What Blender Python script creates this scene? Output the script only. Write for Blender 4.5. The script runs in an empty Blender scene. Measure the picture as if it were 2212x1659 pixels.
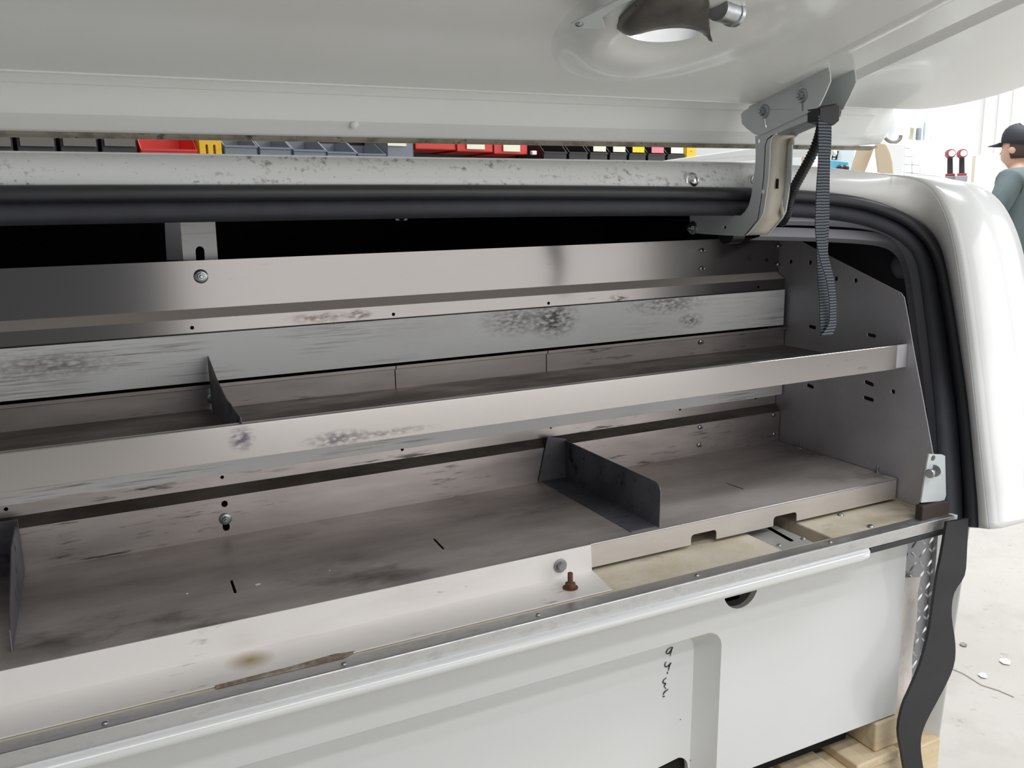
import bpy, math, random
import numpy as np
from mathutils import Matrix, Vector
from mathutils.geometry import tessellate_polygon
random.seed(4)
S = bpy.context.scene
COL = S.collection
# ------------------------------------------------------------------ camera (solved from the vanishing points)
HC = 1.29; FPX = 1873.12; CX, CY = 1106.0, 829.5
yaw, pit, rol = [math.radians(a) for a in (25.964, 11.4166, 1.1391)]
Fw = np.array([math.sin(yaw)*math.cos(pit), math.cos(yaw)*math.cos(pit), -math.sin(pit)])
_r = np.array([math.cos(yaw), -math.sin(yaw), 0.0]); _d = np.cross(Fw, _r)
RR = _r*math.cos(rol)+_d*math.sin(rol); DD = -_r*math.sin(rol)+_d*math.cos(rol)
RM = np.array([RR, DD, Fw]); CAM = np.array([0, 0, HC])
cd = bpy.data.cameras.new('camera'); cam = bpy.data.objects.new('camera', cd); COL.objects.link(cam)
cd.sensor_width = 36; cd.lens = FPX/2212*36; cd.clip_start = 0.02
cam.matrix_world = Matrix(((RR[0], -DD[0], -Fw[0], 0), (RR[1], -DD[1], -Fw[1], 0), (RR[2], -DD[2], -Fw[2], HC), (0, 0, 0, 1)))
S.camera = cam
# ------------------------------------------------------------------ world, lights, exposure
S.view_settings.view_transform = 'Standard'; S.view_settings.look = 'None'
S.view_settings.gamma = 1; S.view_settings.use_curve_mapping = False
S.view_settings.exposure = 0.55
W = bpy.data.worlds.new('workshop_air'); S.world = W; W.use_nodes = True
W.node_tree.nodes['Background'].inputs[0].default_value = (0.86, 0.94, 1.0, 1)
W.node_tree.nodes['Background'].inputs[1].default_value = 0.13
def area(name, loc, aim, sx, sy, power, col=(1, 1, 1)):
    l = bpy.data.lights.new(name, 'AREA'); l.shape = 'RECTANGLE'; l.size = sx; l.size_y = sy; l.energy = power; l.color = col
    o = bpy.data.objects.new(name, l); COL.objects.link(o); o.location = loc
    o.rotation_euler = (Vector(aim)-Vector(loc)).to_track_quat('-Z', 'Y').to_euler(); return o
area('bay_door_daylight', (2.7, -3.6, 2.1), (2.7, 5, 2.1), 4.2, 4.2, 68, (1, 0.99, 0.975))
area('ceiling_lamp', (0.8, -2.2, 4.7), (0.8, -2.2, 0), 4.2, 0.5, 66, (0.97, 0.985, 1.0))
area('ceiling_lamp.004', (0.8, -1.05, 4.7), (0.8, -1.05, 0), 4.2, 0.3, 62, (0.97, 0.985, 1.0))
area('ceiling_lamp.001', (5.4, -0.4, 4.7), (5.4, -0.4, 0), 3.6, 0.5, 100, (0.97, 0.985, 1.0))
area('ceiling_lamp.002', (6.4, 3.6, 4.7), (6.4, 3.6, 0), 3.6, 0.6, 260, (0.97, 0.985, 1.0))
area('ceiling_lamp.003', (1.2, 4.6, 4.7), (1.2, 4.6, 0), 3.6, 0.6, 90, (0.97, 0.985, 1.0))
area('side_door_daylight', (8.6, -1.6, 1.9), (2.0, 1.4, 1.0), 3.4, 3.2, 55, (1, 1, 1))

# ------------------------------------------------------------------ pixel -> place helpers (planes of known depth)
def ray(x, y): return RM.T @ np.array([(x-CX)/FPX, (y-CY)/FPX, 1.0])
def onY(x, y, Y): v = ray(x, y); return CAM+v*Y/v[1]
def onX(x, y, X): v = ray(x, y); return CAM+v*X/v[0]
def onZ(x, y, Z): v = ray(x, y); return CAM+v*(Z-HC)/v[2]
def onP(x, y, p, n): v = ray(x, y); return CAM+v*(np.dot(n, np.array(p)-CAM)/np.dot(n, v))
def deep(x, y, d): return CAM+ray(x, y)*d
# ------------------------------------------------------------------ mesh helpers
class MB:
    def __init__(s): s.v = []; s.f = []
    def add(s, vs, fs):
        b = len(s.v); s.v += [tuple(map(float, p)) for p in vs]; s.f += [tuple(b+i for i in f) for f in fs]; return s
    def box(s, a, b):
        x0, y0, z0 = a; x1, y1, z1 = b
        return s.add([(x0, y0, z0), (x1, y0, z0), (x1, y1, z0), (x0, y1, z0), (x0, y0, z1), (x1, y0, z1), (x1, y1, z1), (x0, y1, z1)],
                     [(0, 3, 2, 1), (4, 5, 6, 7), (0, 1, 5, 4), (1, 2, 6, 5), (2, 3, 7, 6), (3, 0, 4, 7)])
    def hexa(s, bot, top):
        return s.add(list(bot)+list(top), [(3, 2, 1, 0), (4, 5, 6, 7), (0, 1, 5, 4), (1, 2, 6, 5), (2, 3, 7, 6), (3, 0, 4, 7)])
    def loft(s, rings, closed=False, cap=False):
        n = len(rings[0]); vs = [p for r in rings for p in r]; fs = []
        for i in range(len(rings)-1):
            for j in range(n if closed else n-1):
                k = (j+1) % n; fs.append((i*n+j, i*n+k, (i+1)*n+k, (i+1)*n+j))
        if cap: fs += [tuple(range(n))[::-1], tuple((len(rings)-1)*n+j for j in range(n))]
        return s.add(vs, fs)
    def sheet(s, outer, holes, m, th):
        """flat sheet with real holes: 2D loops mapped by m(a,b)->3D, extruded by vector th"""
        loops = [outer]+list(holes); L = [[Vector((p[0], p[1], 0)) for p in lp] for lp in loops]
        flat = [p for lp in loops for p in lp]; n = len(flat)
        tris = [tuple(t) for t in tessellate_polygon(L)]
        A = [np.array(m(*p)) for p in flat]; B = [p+np.array(th) for p in A]
        fs = tris+[tuple(i+n for i in t[::-1]) for t in tris]; o = 0
        for lp in loops:
            k = len(lp)
            for i in range(k): fs.append((o+i, o+(i+1) % k, o+(i+1) % k+n, o+i+n))
            o += k
        return s.add(A+B, fs)
    def tube(s, pts, r, seg=10, cap=True):
        P = [np.array(p, float) for p in pts]; rings = []; ref = None
        for i, p in enumerate(P):
            t = P[min(i+1, len(P)-1)]-P[max(i-1, 0)]; t = t/np.linalg.norm(t)
            if ref is None:
                ref = np.array([0, 0, 1.0]) if abs(t[2]) < .9 else np.array([1.0, 0, 0])
            a = ref-t*np.dot(ref, t); a /= np.linalg.norm(a); ref = a; b = np.cross(t, a)
            rr = r[i] if hasattr(r, '__len__') else r
            rings.append([p+rr*(math.cos(2*math.pi*k/seg)*a+math.sin(2*math.pi*k/seg)*b) for k in range(seg)])
        return s.loft(rings, True, cap)
    def lathe(s, prof, o, axis, seg=14):
        """prof: (radius, height along axis)"""
        ax = np.array(axis, float); ax /= np.linalg.norm(ax)
        a = np.cross(ax, (0, 0, 1.0) if abs(ax[2]) < .9 else (1.0, 0, 0)); a /= np.linalg.norm(a); b = np.cross(ax, a); o = np.array(o, float)
        rings = [[o+ax*h+r*(math.cos(2*math.pi*k/seg)*a+math.sin(2*math.pi*k/seg)*b) for k in range(seg)] for r, h in prof]
        return s.loft(rings, True, True)
    def ribbon(s, pts, wid, th):
        """strip: centre points, half-width vectors, thickness vectors"""
        rings = []
        for p, w, t in zip(pts, wid, th):
            p, w, t = map(np.array, (p, w, t)); rings.append([p-w-t, p+w-t, p+w+t, p-w+t])
        return s.loft(rings, True, True)
    def mesh(s, name, smooth=None):
        m = bpy.data.meshes.new(name); m.from_pydata(s.v, [], s.f); m.validate()
        import bmesh
        bm = bmesh.new(); bm.from_mesh(m); bmesh.ops.recalc_face_normals(bm, faces=bm.faces); bm.to_mesh(m); bm.free()
        if smooth:
            for p in m.polygons: p.use_smooth = True
            m.set_sharp_from_angle(angle=math.radians(smooth))
        return m
def obj(name, mb, mat, parent=None, smooth=None, bev=0, seg=2, solid=0):
    m = mb if isinstance(mb, bpy.types.Mesh) else mb.mesh(name, smooth)
    if mat is not None and not m.materials: m.materials.append(mat)
    o = bpy.data.objects.new(name, m); COL.objects.link(o)
    if parent: o.parent = parent
    if solid:
        q = o.modifiers.new('thickness', 'SOLIDIFY'); q.thickness = solid; q.offset = 0
    if bev:
        q = o.modifiers.new('edge', 'BEVEL'); q.width = bev; q.segments = seg; q.limit_method = 'ANGLE'; q.angle_limit = math.radians(35)
    return o
def tag(o, label=None, cat=None, group=None, kind=None):
    if label: o['label'] = label
    if cat: o['category'] = cat
    if group: o['group'] = group
    if kind: o['kind'] = kind
    return o
def thing(name, label, cat, group=None, loc=(0, 0, 0)):
    o = bpy.data.objects.new(name, None); COL.objects.link(o); o.empty_display_size = .05
    o.location = loc
    return tag(o, label, cat, group)
def place(o, parent):      # world coords kept when the parent Empty sits at its base
    o.parent = parent; o.matrix_parent_inverse = Matrix.Translation(parent.location).inverted(); return o
def inst(mesh, name, M, parent):
    o = bpy.data.objects.new(name, mesh); COL.objects.link(o); o.matrix_basis = M; o.parent = parent; return o
def frame(o, axis, up=(0, 0, 1)):
    z = Vector(axis).normalized(); x = Vector(up).cross(z)
    if x.length < 1e-4: x = Vector((1, 0, 0))
    x.normalize(); y = z.cross(x)
    return Matrix(((x[0], y[0], z[0], o[0]), (x[1], y[1], z[1], o[1]), (x[2], y[2], z[2], o[2]), (0, 0, 0, 1)))
def arc(cx, cy, r, a0, a1, n=6, ry=None):
    return [(cx+r*math.cos(math.radians(a0+(a1-a0)*i/n)), cy+(ry or r)*math.sin(math.radians(a0+(a1-a0)*i/n))) for i in range(n+1)]
def circ(cx, cy, r, n=14, ry=None): return arc(cx, cy, r, 0, 360, n, ry)[:-1]
def slot2(ax, ay, bx, by, r, n=5):
    a = math.degrees(math.atan2(by-ay, bx-ax)); return arc(bx, by, r, a-90, a+90, n)+arc(ax, ay, r, a+90, a+270, n)
# ------------------------------------------------------------------ materials
def lin(c): return tuple(((x/255)/12.92 if x/255 <= .04045 else ((x/255+.055)/1.055)**2.4) for x in c)+(1,)
def mat(name, rgb, rough=.5, metal=0, coat=0, spec=.5, noise=None, bump=None, extra=None, xfade=None):
    """noise: list of (scale xyz, detail, lo, hi, rgb2, amount) layers mixed over the base; bump: (scale xyz, strength, distance)"""
    m = bpy.data.materials.new(name); m.use_nodes = True; N = m.node_tree.nodes; Lk = m.node_tree.links
    b = N['Principled BSDF']; b.inputs['Roughness'].default_value = rough; b.inputs['Metallic'].default_value = metal
    b.inputs['Coat Weight'].default_value = coat; b.inputs['Coat Roughness'].default_value = .06
    b.inputs['Specular IOR Level'].default_value = spec
    b.inputs['Base Color'].default_value = lin(rgb)
    tc = N.new('ShaderNodeTexCoord')
    def mapped(sc, loc=(0, 0, 0)):
        mp = N.new('ShaderNodeMapping'); mp.inputs['Scale'].default_value = sc; mp.inputs['Location'].default_value = loc
        Lk.new(tc.outputs['Object'], mp.inputs[0]); return mp
    cur = None; masks = []
    for i, (sc, det, lo, hi, rgb2, amt, *msk) in enumerate(noise or []):
        n = N.new('ShaderNodeTexNoise'); n.inputs['Scale'].default_value = 1; n.inputs['Detail'].default_value = det
        n.inputs['Roughness'].default_value = .62
        Lk.new(mapped(sc, (i*3.7, i*1.9, i*5.3)).outputs[0], n.inputs['Vector'])
        r = N.new('ShaderNodeMapRange'); r.inputs['From Min'].default_value = lo; r.inputs['From Max'].default_value = hi
        r.inputs['To Max'].default_value = amt; Lk.new(n.outputs['Fac'], r.inputs['Value'])
        if xfade and i > 0:       # clean beyond this stretch
            sx = N.new('ShaderNodeSeparateXYZ'); Lk.new(tc.outputs['Object'], sx.inputs[0])
            rx = N.new('ShaderNodeMapRange'); rx.inputs['From Min'].default_value = xfade[0]; rx.inputs['From Max'].default_value = xfade[1]; rx.inputs['To Min'].default_value = 1; rx.inputs['To Max'].default_value = 0
            Lk.new(sx.outputs['X'], rx.inputs['Value']); mz = N.new('ShaderNodeMath'); mz.operation = 'MULTIPLY'; Lk.new(r.outputs[0], mz.inputs[0]); Lk.new(rx.outputs[0], mz.inputs[1]); r = mz
        if msk:                   # wear gathered in patches
            n2 = N.new('ShaderNodeTexNoise'); n2.inputs['Scale'].default_value = 1; n2.inputs['Detail'].default_value = 2
            Lk.new(mapped(msk[0], (i*2.1+.6, 4.4, i*1.3)).outputs[0], n2.inputs['Vector'])
            r2 = N.new('ShaderNodeMapRange'); r2.inputs['From Min'].default_value = .46; r2.inputs['From Max'].default_value = .6; Lk.new(n2.outputs['Fac'], r2.inputs['Value'])
            mu = N.new('ShaderNodeMath'); mu.operation = 'MULTIPLY'; Lk.new(r.outputs[0], mu.inputs[0]); Lk.new(r2.outputs[0], mu.inputs[1]); r = mu
        mx = N.new('ShaderNodeMix'); mx.data_type = 'RGBA'; Lk.new(r.outputs[0], mx.inputs['Factor'])
        if cur is None: mx.inputs['A'].default_value = lin(rgb)
        else: Lk.new(cur, mx.inputs['A'])
        mx.inputs['B'].default_value = lin(rgb2); cur = mx.outputs['Result']; masks.append(r)
    if cur is not None: Lk.new(cur, b.inputs['Base Color'])
    if metal > .5 and masks:      # grime is duller than the metal
        q = N.new('ShaderNodeMapRange'); q.inputs['To Min'].default_value = rough; q.inputs['To Max'].default_value = min(1, rough+.3)
        Lk.new(masks[-1].outputs[0], q.inputs['Value']); Lk.new(q.outputs[0], b.inputs['Roughness'])
        q2 = N.new('ShaderNodeMapRange'); q2.inputs['To Min'].default_value = metal; q2.inputs['To Max'].default_value = metal*.35
        Lk.new(masks[-1].outputs[0], q2.inputs['Value']); Lk.new(q2.outputs[0], b.inputs['Metallic'])
    if bump:
        n = N.new('ShaderNodeTexNoise'); n.inputs['Scale'].default_value = 1; n.inputs['Detail'].default_value = 4
        Lk.new(mapped(bump[0]).outputs[0], n.inputs['Vector'])
        bp = N.new('ShaderNodeBump'); bp.inputs['Strength'].default_value = bump[1]; bp.inputs['Distance'].default_value = bump[2]
        Lk.new(n.outputs['Fac'], bp.inputs['Height']); Lk.new(bp.outputs[0], b.inputs['Normal'])
    if extra: extra(m, N, Lk, b, tc)
    return m
def smudges(spots):
    def f(m, N, Lk, b, tc):       # finger and rub marks with a place of their own
        n = N.new('ShaderNodeTexNoise'); n.inputs['Scale'].default_value = 1; n.inputs['Detail'].default_value = 4; ms = N.new('ShaderNodeMapping'); ms.inputs['Scale'].default_value = (80, 90, 170); Lk.new(tc.outputs['Object'], ms.inputs[0]); Lk.new(ms.outputs[0], n.inputs['Vector'])
        rn = N.new('ShaderNodeMapRange'); rn.inputs['From Min'].default_value = .36; rn.inputs['From Max'].default_value = .62; Lk.new(n.outputs['Fac'], rn.inputs['Value'])
        for c, sc, col, amt in spots:
            mp = N.new('ShaderNodeMapping'); k = np.array([1/sc[0], 1/sc[1], 1/sc[2]]); mp.inputs['Scale'].default_value = tuple(k); mp.inputs['Location'].default_value = tuple(-np.array(c)*k)
            Lk.new(tc.outputs['Object'], mp.inputs[0]); g = N.new('ShaderNodeTexGradient'); g.gradient_type = 'SPHERICAL'; Lk.new(mp.outputs[0], g.inputs[0])
            mu = N.new('ShaderNodeMath'); mu.operation = 'MULTIPLY'; Lk.new(g.outputs['Fac'], mu.inputs[0]); Lk.new(rn.outputs[0], mu.inputs[1])
            m2 = N.new('ShaderNodeMath'); m2.operation = 'MULTIPLY'; m2.use_clamp = True; Lk.new(mu.outputs[0], m2.inputs[0]); m2.inputs[1].default_value = amt
            mx = N.new('ShaderNodeMix'); mx.data_type = 'RGBA'; Lk.new(b.inputs['Base Color'].links[0].from_socket, mx.inputs['A']); mx.inputs['B'].default_value = lin(col)
            Lk.new(m2.outputs[0], mx.inputs['Factor']); Lk.new(mx.outputs['Result'], b.inputs['Base Color'])
    return f
M = {}
M['alu'] = mat('brushed_aluminium', (222, 216, 210), .34, 1, noise=[((1.5, 6, 6), 3, .4, .75, (170, 160, 152), .5), ((5, 30, 60), 5, .60, .74, (58, 48, 42), .75)], bump=((6, 300, 300), .12, .0006))
M['alu_back'] = mat('smeared_aluminium', (136, 132, 130), .15, 1, noise=[((2, 6, 6), 3, .45, .8, (132, 125, 119), .45), ((8, 20, 45), 6, .66, .76, (84, 72, 64), .6)], extra=smudges([(onY(775, 680, 1.608), (.03, .03, .012), (86, 79, 74), 1.8), (onY(690, 686, 1.608), (.07, .03, .012), (98, 88, 82), 1.5), (onY(1335, 645, 1.608), (.03, .03, .012), (84, 76, 66), 2.0)]))
M['alu_lip'] = mat('worn_lip_aluminium', (184, 180, 179), .2, 1, noise=[((2, 6, 6), 3, .45, .8, (180, 174, 170), .45), ((10, 30, 45), 6, .66, .74, (96, 88, 92), .7)], extra=smudges([(onY(522, 948, 1.244), (.022, .03, .022), (104, 102, 112), 1.5), (onY(730, 948, 1.244), (.06, .03, .016), (112, 108, 116), 1.4), (onY(830, 935, 1.244), (.10, .03, .007), (128, 122, 122), 1.3)]))
M['alu_dirty'] = mat('grimy_aluminium', (206, 198, 195), .4, .9, noise=[((3, 10, 14), 3, .35, .75, (142, 132, 128), .7), ((14, 40, 130), 5, .56, .68, (50, 43, 39), .85, (4, 8, 18))])
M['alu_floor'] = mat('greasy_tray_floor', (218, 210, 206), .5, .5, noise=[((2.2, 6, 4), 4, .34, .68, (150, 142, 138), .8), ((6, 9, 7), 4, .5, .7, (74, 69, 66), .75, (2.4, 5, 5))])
M['alu_floor_dark'] = mat('dark_reflection_tray_floor', (138, 129, 124), .42, .7, noise=[((3, 8, 4), 5, .35, .65, (82, 76, 72), .9)])  # darker colour paints in the reflection of the dark space above the tray
M['alu_plate'] = mat('matte_scored_plate', (232, 232, 231), .6, .05, noise=[((4, 10, 10), 4, .5, .7, (218, 213, 208), .5), ((9, 6, 330), 3, .5, .7, (128, 117, 108), .85, (3.2, 5, 9))], bump=((3, 10, 260), .12, .0006), extra=smudges([(onY(1195, 690, 1.6), (.07, .05, .045), (104, 99, 97), 1.5), (onY(1110, 690, 1.6), (.09, .05, .04), (146, 140, 136), 1.2), (onY(1440, 655, 1.6), (.13, .05, .03), (150, 143, 138), 1.2), (onY(110, 790, 1.6), (.13, .05, .028), (152, 144, 138), 1.2), (onY(1490, 692, 1.6), (.04, .05, .02), (136, 130, 127), 1.4)]))
M['ledge'] = mat('dusty_ledge', (214, 204, 196), .55, .25)
M['ledge_dark'] = mat('dark_reflection_ledge', (120, 112, 108), .5, .5, noise=[((6, 20, 20), 4, .4, .7, (70, 64, 60), .8)])  # dark reflection of the shelf underside, painted into the colour
M['alu_end'] = mat('dull_end_sheet', (200, 198, 204), .5, .45, noise=[((6, 9, 9), 5, .35, .7, (176, 173, 178), .6)])
def stain(m, N, Lk, b, tc):       # the brown heat mark on the cover angle
    c = onZ(541, 1426, .6566); mp = N.new('ShaderNodeMapping'); mp.vector_type = 'POINT'
    mp.inputs['Location'].default_value = tuple(-c*np.array([26, 32, 60])); mp.inputs['Scale'].default_value = (26, 32, 60)
    Lk.new(tc.outputs['Object'], mp.inputs[0]); g = N.new('ShaderNodeTexGradient'); g.gradient_type = 'SPHERICAL'; Lk.new(mp.outputs[0], g.inputs[0])
    mx = N.new('ShaderNodeMix'); mx.data_type = 'RGBA'; src = b.inputs['Base Color'].links[0].from_socket
    Lk.new(src, mx.inputs['A']); mx.inputs['B'].default_value = lin((160, 134, 78)); Lk.new(g.outputs['Fac'], mx.inputs['Factor']); Lk.new(mx.outputs['Result'], b.inputs['Base Color'])
M['alu_white'] = mat('scuffed_bare_angle', (236, 232, 229), .5, .3, noise=[((2, 8, 8), 4, .5, .8, (208, 196, 186), .6), ((9, 60, 40), 6, .66, .76, (110, 100, 92), .8)], extra=stain)
M['trim'] = mat('aluminium_trim', (206, 206, 206), .36, .95, noise=[((30, 60, 60), 4, .5, .75, (150, 150, 152), .5)])
M['gel'] = mat('white_gelcoat', (216, 217, 216), .22, 0, .5, noise=[((2, 2, 2), 3, .4, .8, (209, 209, 206), .5)])
M['lid'] = mat('lid_gelcoat', (232, 234, 233), .26, 0, .25, noise=[((3, 3, 3), 4, .4, .8, (224, 225, 221), .5)])
M['fascia'] = mat('mildewed_gelcoat', (236, 236, 236), .3, 0, .2, noise=[((3, 6, 6), 3, .45, .8, (224, 221, 217), .5), ((95, 95, 95), 2, .53, .70, (92, 86, 78), .8, (7, 9, 30)), ((190, 190, 190), 2, .68, .74, (80, 75, 70), .5)], xfade=(1.0, 1.25))
M['rawedge'] = mat('dirty_raw_laminate_edge', (150, 142, 126), .8, noise=[((30, 40, 40), 5, .45, .65, (110, 102, 88), .9), ((60, 60, 60), 4, .62, .7, (40, 36, 32), .8)])
M['fibre'] = mat('yellowed_fibreglass', (214, 205, 188), .7, noise=[((14, 14, 14), 6, .4, .7, (194, 180, 152), .8), ((9, 20, 9), 5, .6, .72, (150, 132, 104), .6), ((120, 120, 120), 3, .55, .7, (214, 206, 188), .5)], bump=((90, 90, 90), .4, .002))
M['frp'] = mat('raw_white_fibreglass', (232, 224, 218), .7, noise=[((40, 40, 25), 5, .5, .7, (206, 190, 180), .7)], bump=((120, 120, 120), .3, .001))
M['tread'] = mat('tread_aluminium', (158, 158, 164), .4, .7)
M['rubber'] = mat('black_rubber', (38, 40, 46), .42, spec=.6, noise=[((20, 20, 20), 3, .4, .8, (30, 31, 35), .7)])
M['rubber2'] = mat('dark_foam_flange', (52, 54, 62), .6, noise=[((20, 20, 20), 3, .4, .8, (40, 41, 46), .7)])
M['flap'] = mat('loose_rubber', (34, 35, 38), .55)
M['liner'] = mat('charcoal_liner', (40, 38, 37), .9)
M['endliner'] = mat('grey_end_liner', (92, 90, 94), .85)
M['inner'] = mat('grey_inner_moulding', (150, 150, 158), .6)
M['dark'] = mat('inside_black', (14, 14, 14), .9)
M['steel'] = mat('zinc_steel', (176, 180, 182), .32, 1, noise=[((40, 40, 40), 3, .5, .8, (130, 130, 130), .5)])
M['chrome'] = mat('chrome', (225, 225, 225), .08, 1)
M['grime'] = mat('brown_grime', (66, 54, 50), .8)
M['rust'] = mat('rusty_steel', (116, 82, 64), .7, .4, noise=[((200, 200, 200), 4, .4, .7, (70, 48, 38), .9)])
M['greypaint'] = mat('grey_painted_steel', (204, 210, 211), .38, 0, .1, noise=[((12, 12, 12), 3, .4, .8, (190, 195, 195), .5)])
M['cream'] = mat('cream_web', (206, 200, 186), .45, noise=[((20, 20, 20), 3, .5, .8, (186, 178, 162), .6)])
M['blackplastic'] = mat('black_plastic', (28, 28, 30), .4)
M['ink'] = mat('marker_ink', (22, 22, 24), .6)
M['concrete'] = mat('workshop_concrete', (172, 168, 161), .6, noise=[((1.2, 1.2, 1.2), 5, .35, .7, (182, 178, 172), .8), ((7, 7, 7), 6, .5, .72, (158, 151, 141), .5), ((34, 34, 34), 4, .63, .72, (126, 118, 108), .5)])
M['wood'] = mat('pallet_wood', (222, 204, 172), .75, noise=[((3, 40, 40), 5, .4, .7, (198, 174, 138), .8), ((9, 30, 30), 5, .68, .76, (74, 58, 44), .8)])
M['whitewall'] = mat('white_sheet_metal', (236, 236, 234), .55)
M['red'] = mat('red_bin_plastic', (206, 52, 42), .4)
M['grey'] = mat('grey_bin_plastic', (120, 126, 136), .4)
M['black'] = mat('black_bin_plastic', (26, 24, 24), .4)
M['smoke'] = mat('smoked_window_plastic', (92, 88, 82), .25)
M['yellow'] = mat('yellow_painted_steel', (232, 184, 40), .45)
M['label'] = mat('paper_label', (238, 236, 214), .7)
M['labelpink'] = mat('pink_label', (226, 128, 140), .7)
M['labelyel'] = mat('yellow_label', (240, 210, 40), .7)
M['whitebox'] = mat('white_plastic', (234, 236, 236), .5)
M['beige'] = mat('beige_board', (214, 196, 170), .6)
M['blue'] = mat('pale_blue_plastic', (110, 190, 220), .45)
M['skin'] = mat('skin', (192, 152, 130), .5)
M['shirt'] = mat('grey_green_shirt', (84, 96, 98), .85, noise=[((9, 9, 4), 4, .4, .7, (70, 80, 82), .6)])
M['cap'] = mat('black_cap', (34, 36, 44), .8)
M['hair'] = mat('dark_brown_hair', (62, 48, 42), .8)
M['denim'] = mat('dark_trousers', (44, 48, 58), .85)
M['toolred'] = mat('tool_red', (128, 34, 38), .45)
M['toolgrey'] = mat('tool_grey', (120, 120, 126), .45)
M['chip'] = mat('white_paint_chip', (240, 240, 236), .5)
def webbing(m, N, Lk, b, tc):
    w = N.new('ShaderNodeTexWave'); w.bands_direction = 'Z'; w.inputs['Scale'].default_value = 62; w.inputs['Distortion'].default_value = 1.2; w.inputs['Detail'].default_value = 2
    Lk.new(tc.outputs['Object'], w.inputs['Vector'])
    r = N.new('ShaderNodeValToRGB'); r.color_ramp.elements[0].color = lin((38, 44, 54)); r.color_ramp.elements[1].color = lin((122, 130, 140)); r.color_ramp.elements[0].position = .35
    Lk.new(w.outputs['Fac'], r.inputs[0]); Lk.new(r.outputs[0], b.inputs['Base Color'])
    bp = N.new('ShaderNodeBump'); bp.inputs['Strength'].default_value = .6; bp.inputs['Distance'].default_value = .002
    Lk.new(w.outputs['Fac'], bp.inputs['Height']); Lk.new(bp.outputs[0], b.inputs['Normal'])
M['web'] = mat('ribbed_webbing', (60, 66, 76), .7, extra=webbing)

XL = -0.75                       # everything on the truck cap runs on past the left of the frame to here
# ================================================================== SETTING
fl = obj('floor', MB().box((-6, -6, -.1), (9.8, 9, 0)), M['concrete']); tag(fl, 'pale stained concrete workshop floor', kind='structure')
wb = obj('wall_back', MB().box((-6, 7.0, 0), (9.8, 7.15, 5.0)), M['whitewall']); tag(wb, 'white back wall of the workshop', kind='structure')
wr = MB(); y = -6.0; prof = []
while y < 7.0:
    prof += [(9.5, y), (9.5, y+.11), (9.465, y+.125), (9.465, y+.155)]; y += .17
wr.loft([[(a, b, 0) for a, b in prof], [(a, b, 5.0) for a, b in prof]])
o = obj('wall_right', wr, M['whitewall'], solid=.01); tag(o, 'white ribbed sheet metal wall', kind='structure')
# crack in the concrete and litter on it
P = [onZ(x, y, .0006) for x, y in ((2052, 1443), (2080, 1455), (2120, 1480), (2158, 1492), (2190, 1506))]
g = MB(); g.ribbon(P, [np.array([.0022, .0012, 0])]*5, [np.array([0, 0, .0005])]*5); ck = obj('crack', g, mat('crack_dirt', (136, 130, 121), .9), fl)
for k, (x, y, sx, mm, lab) in enumerate([(2171, 1431, 1, M['whitebox'], 'larger white paper scrap lying on the concrete floor'), (2123, 1461, .8, M['whitebox'], 'smaller white paper scrap lying near the floor crack'), (2081, 1394, .7, M['rawedge'], 'dull brown scrap on the floor beside the rubber strip')]):
    o = obj('paper_scrap', MB().sheet([(-.016, -.004), (-.004, -.012), (.012, -.006), (.018, .006), (.004, .012), (-.010, .008)], [], lambda a, b: (a*sx, b*sx*1.4, .001+.12*abs(a)), (0, 0, .0012)), mm); o.location = onZ(x, y, 0); tag(o, lab, 'scrap', 'litter on the floor')

# ================================================================== TRUCK CAP
cap = thing('truck_cap', 'white fibreglass truck cap with open side hatch standing on a pallet', 'truck cap', loc=(0.5, 1.2, .2))
def cpart(name, mb, m, **k):
    o = obj(name, mb, m, **k); return place(o, cap)
def onO(x, y, off=0):             # the tilted plane of the hatch opening
    v = ray(x, y); t = (1.12+off+.317*(HC-.653))/(v[1]-.317*v[2]); return CAM+v*t
SP = [(-500, 404), (0, 402), (500, 401), (1000, 401), (1400, 404), (1640, 408), (1720, 412), (1800, 419), (1860, 429), (1910, 444), (1955, 465), (1985, 487), (2010, 514), (2030, 550), (2042, 590), (2052, 640), (2064, 710), (2076, 790), (2088, 880), (2097, 980), (2103, 1070), (2105, 1140)]
SO = [onO(*p) for p in SP]
SO[0] = np.array([XL, SO[1][1], SO[1][2]])
def smooth_path(P, n=3):
    P = [np.array(p) for p in P]; out = []
    for i in range(len(P)-1):
        p0 = P[max(i-1, 0)]; p1 = P[i]; p2 = P[i+1]; p3 = P[min(i+2, len(P)-1)]
        for k in range(n):
            t = k/n; out.append(.5*((2*p1)+(-p0+p2)*t+(2*p0-5*p1+4*p2-p3)*t*t+(-p0+3*p1-3*p2+p3)*t**3))
    return out+[P[-1]]
nO = np.array([0, -1, .317]); nO /= np.linalg.norm(nO)         # outward normal of the opening plane
def inward(P):                   # in-plane inward direction at every path point
    o = []
    for i in range(len(P)):
        t = P[min(i+1, len(P)-1)]-P[max(i-1, 0)]; t /= np.linalg.norm(t); w = np.cross(t, nO)
        if i < 2 and w[2] > 0: w = -w
        o.append(w)
    if o[len(o)//8][2] > 0: o = [-w for w in o]
    return o
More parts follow.
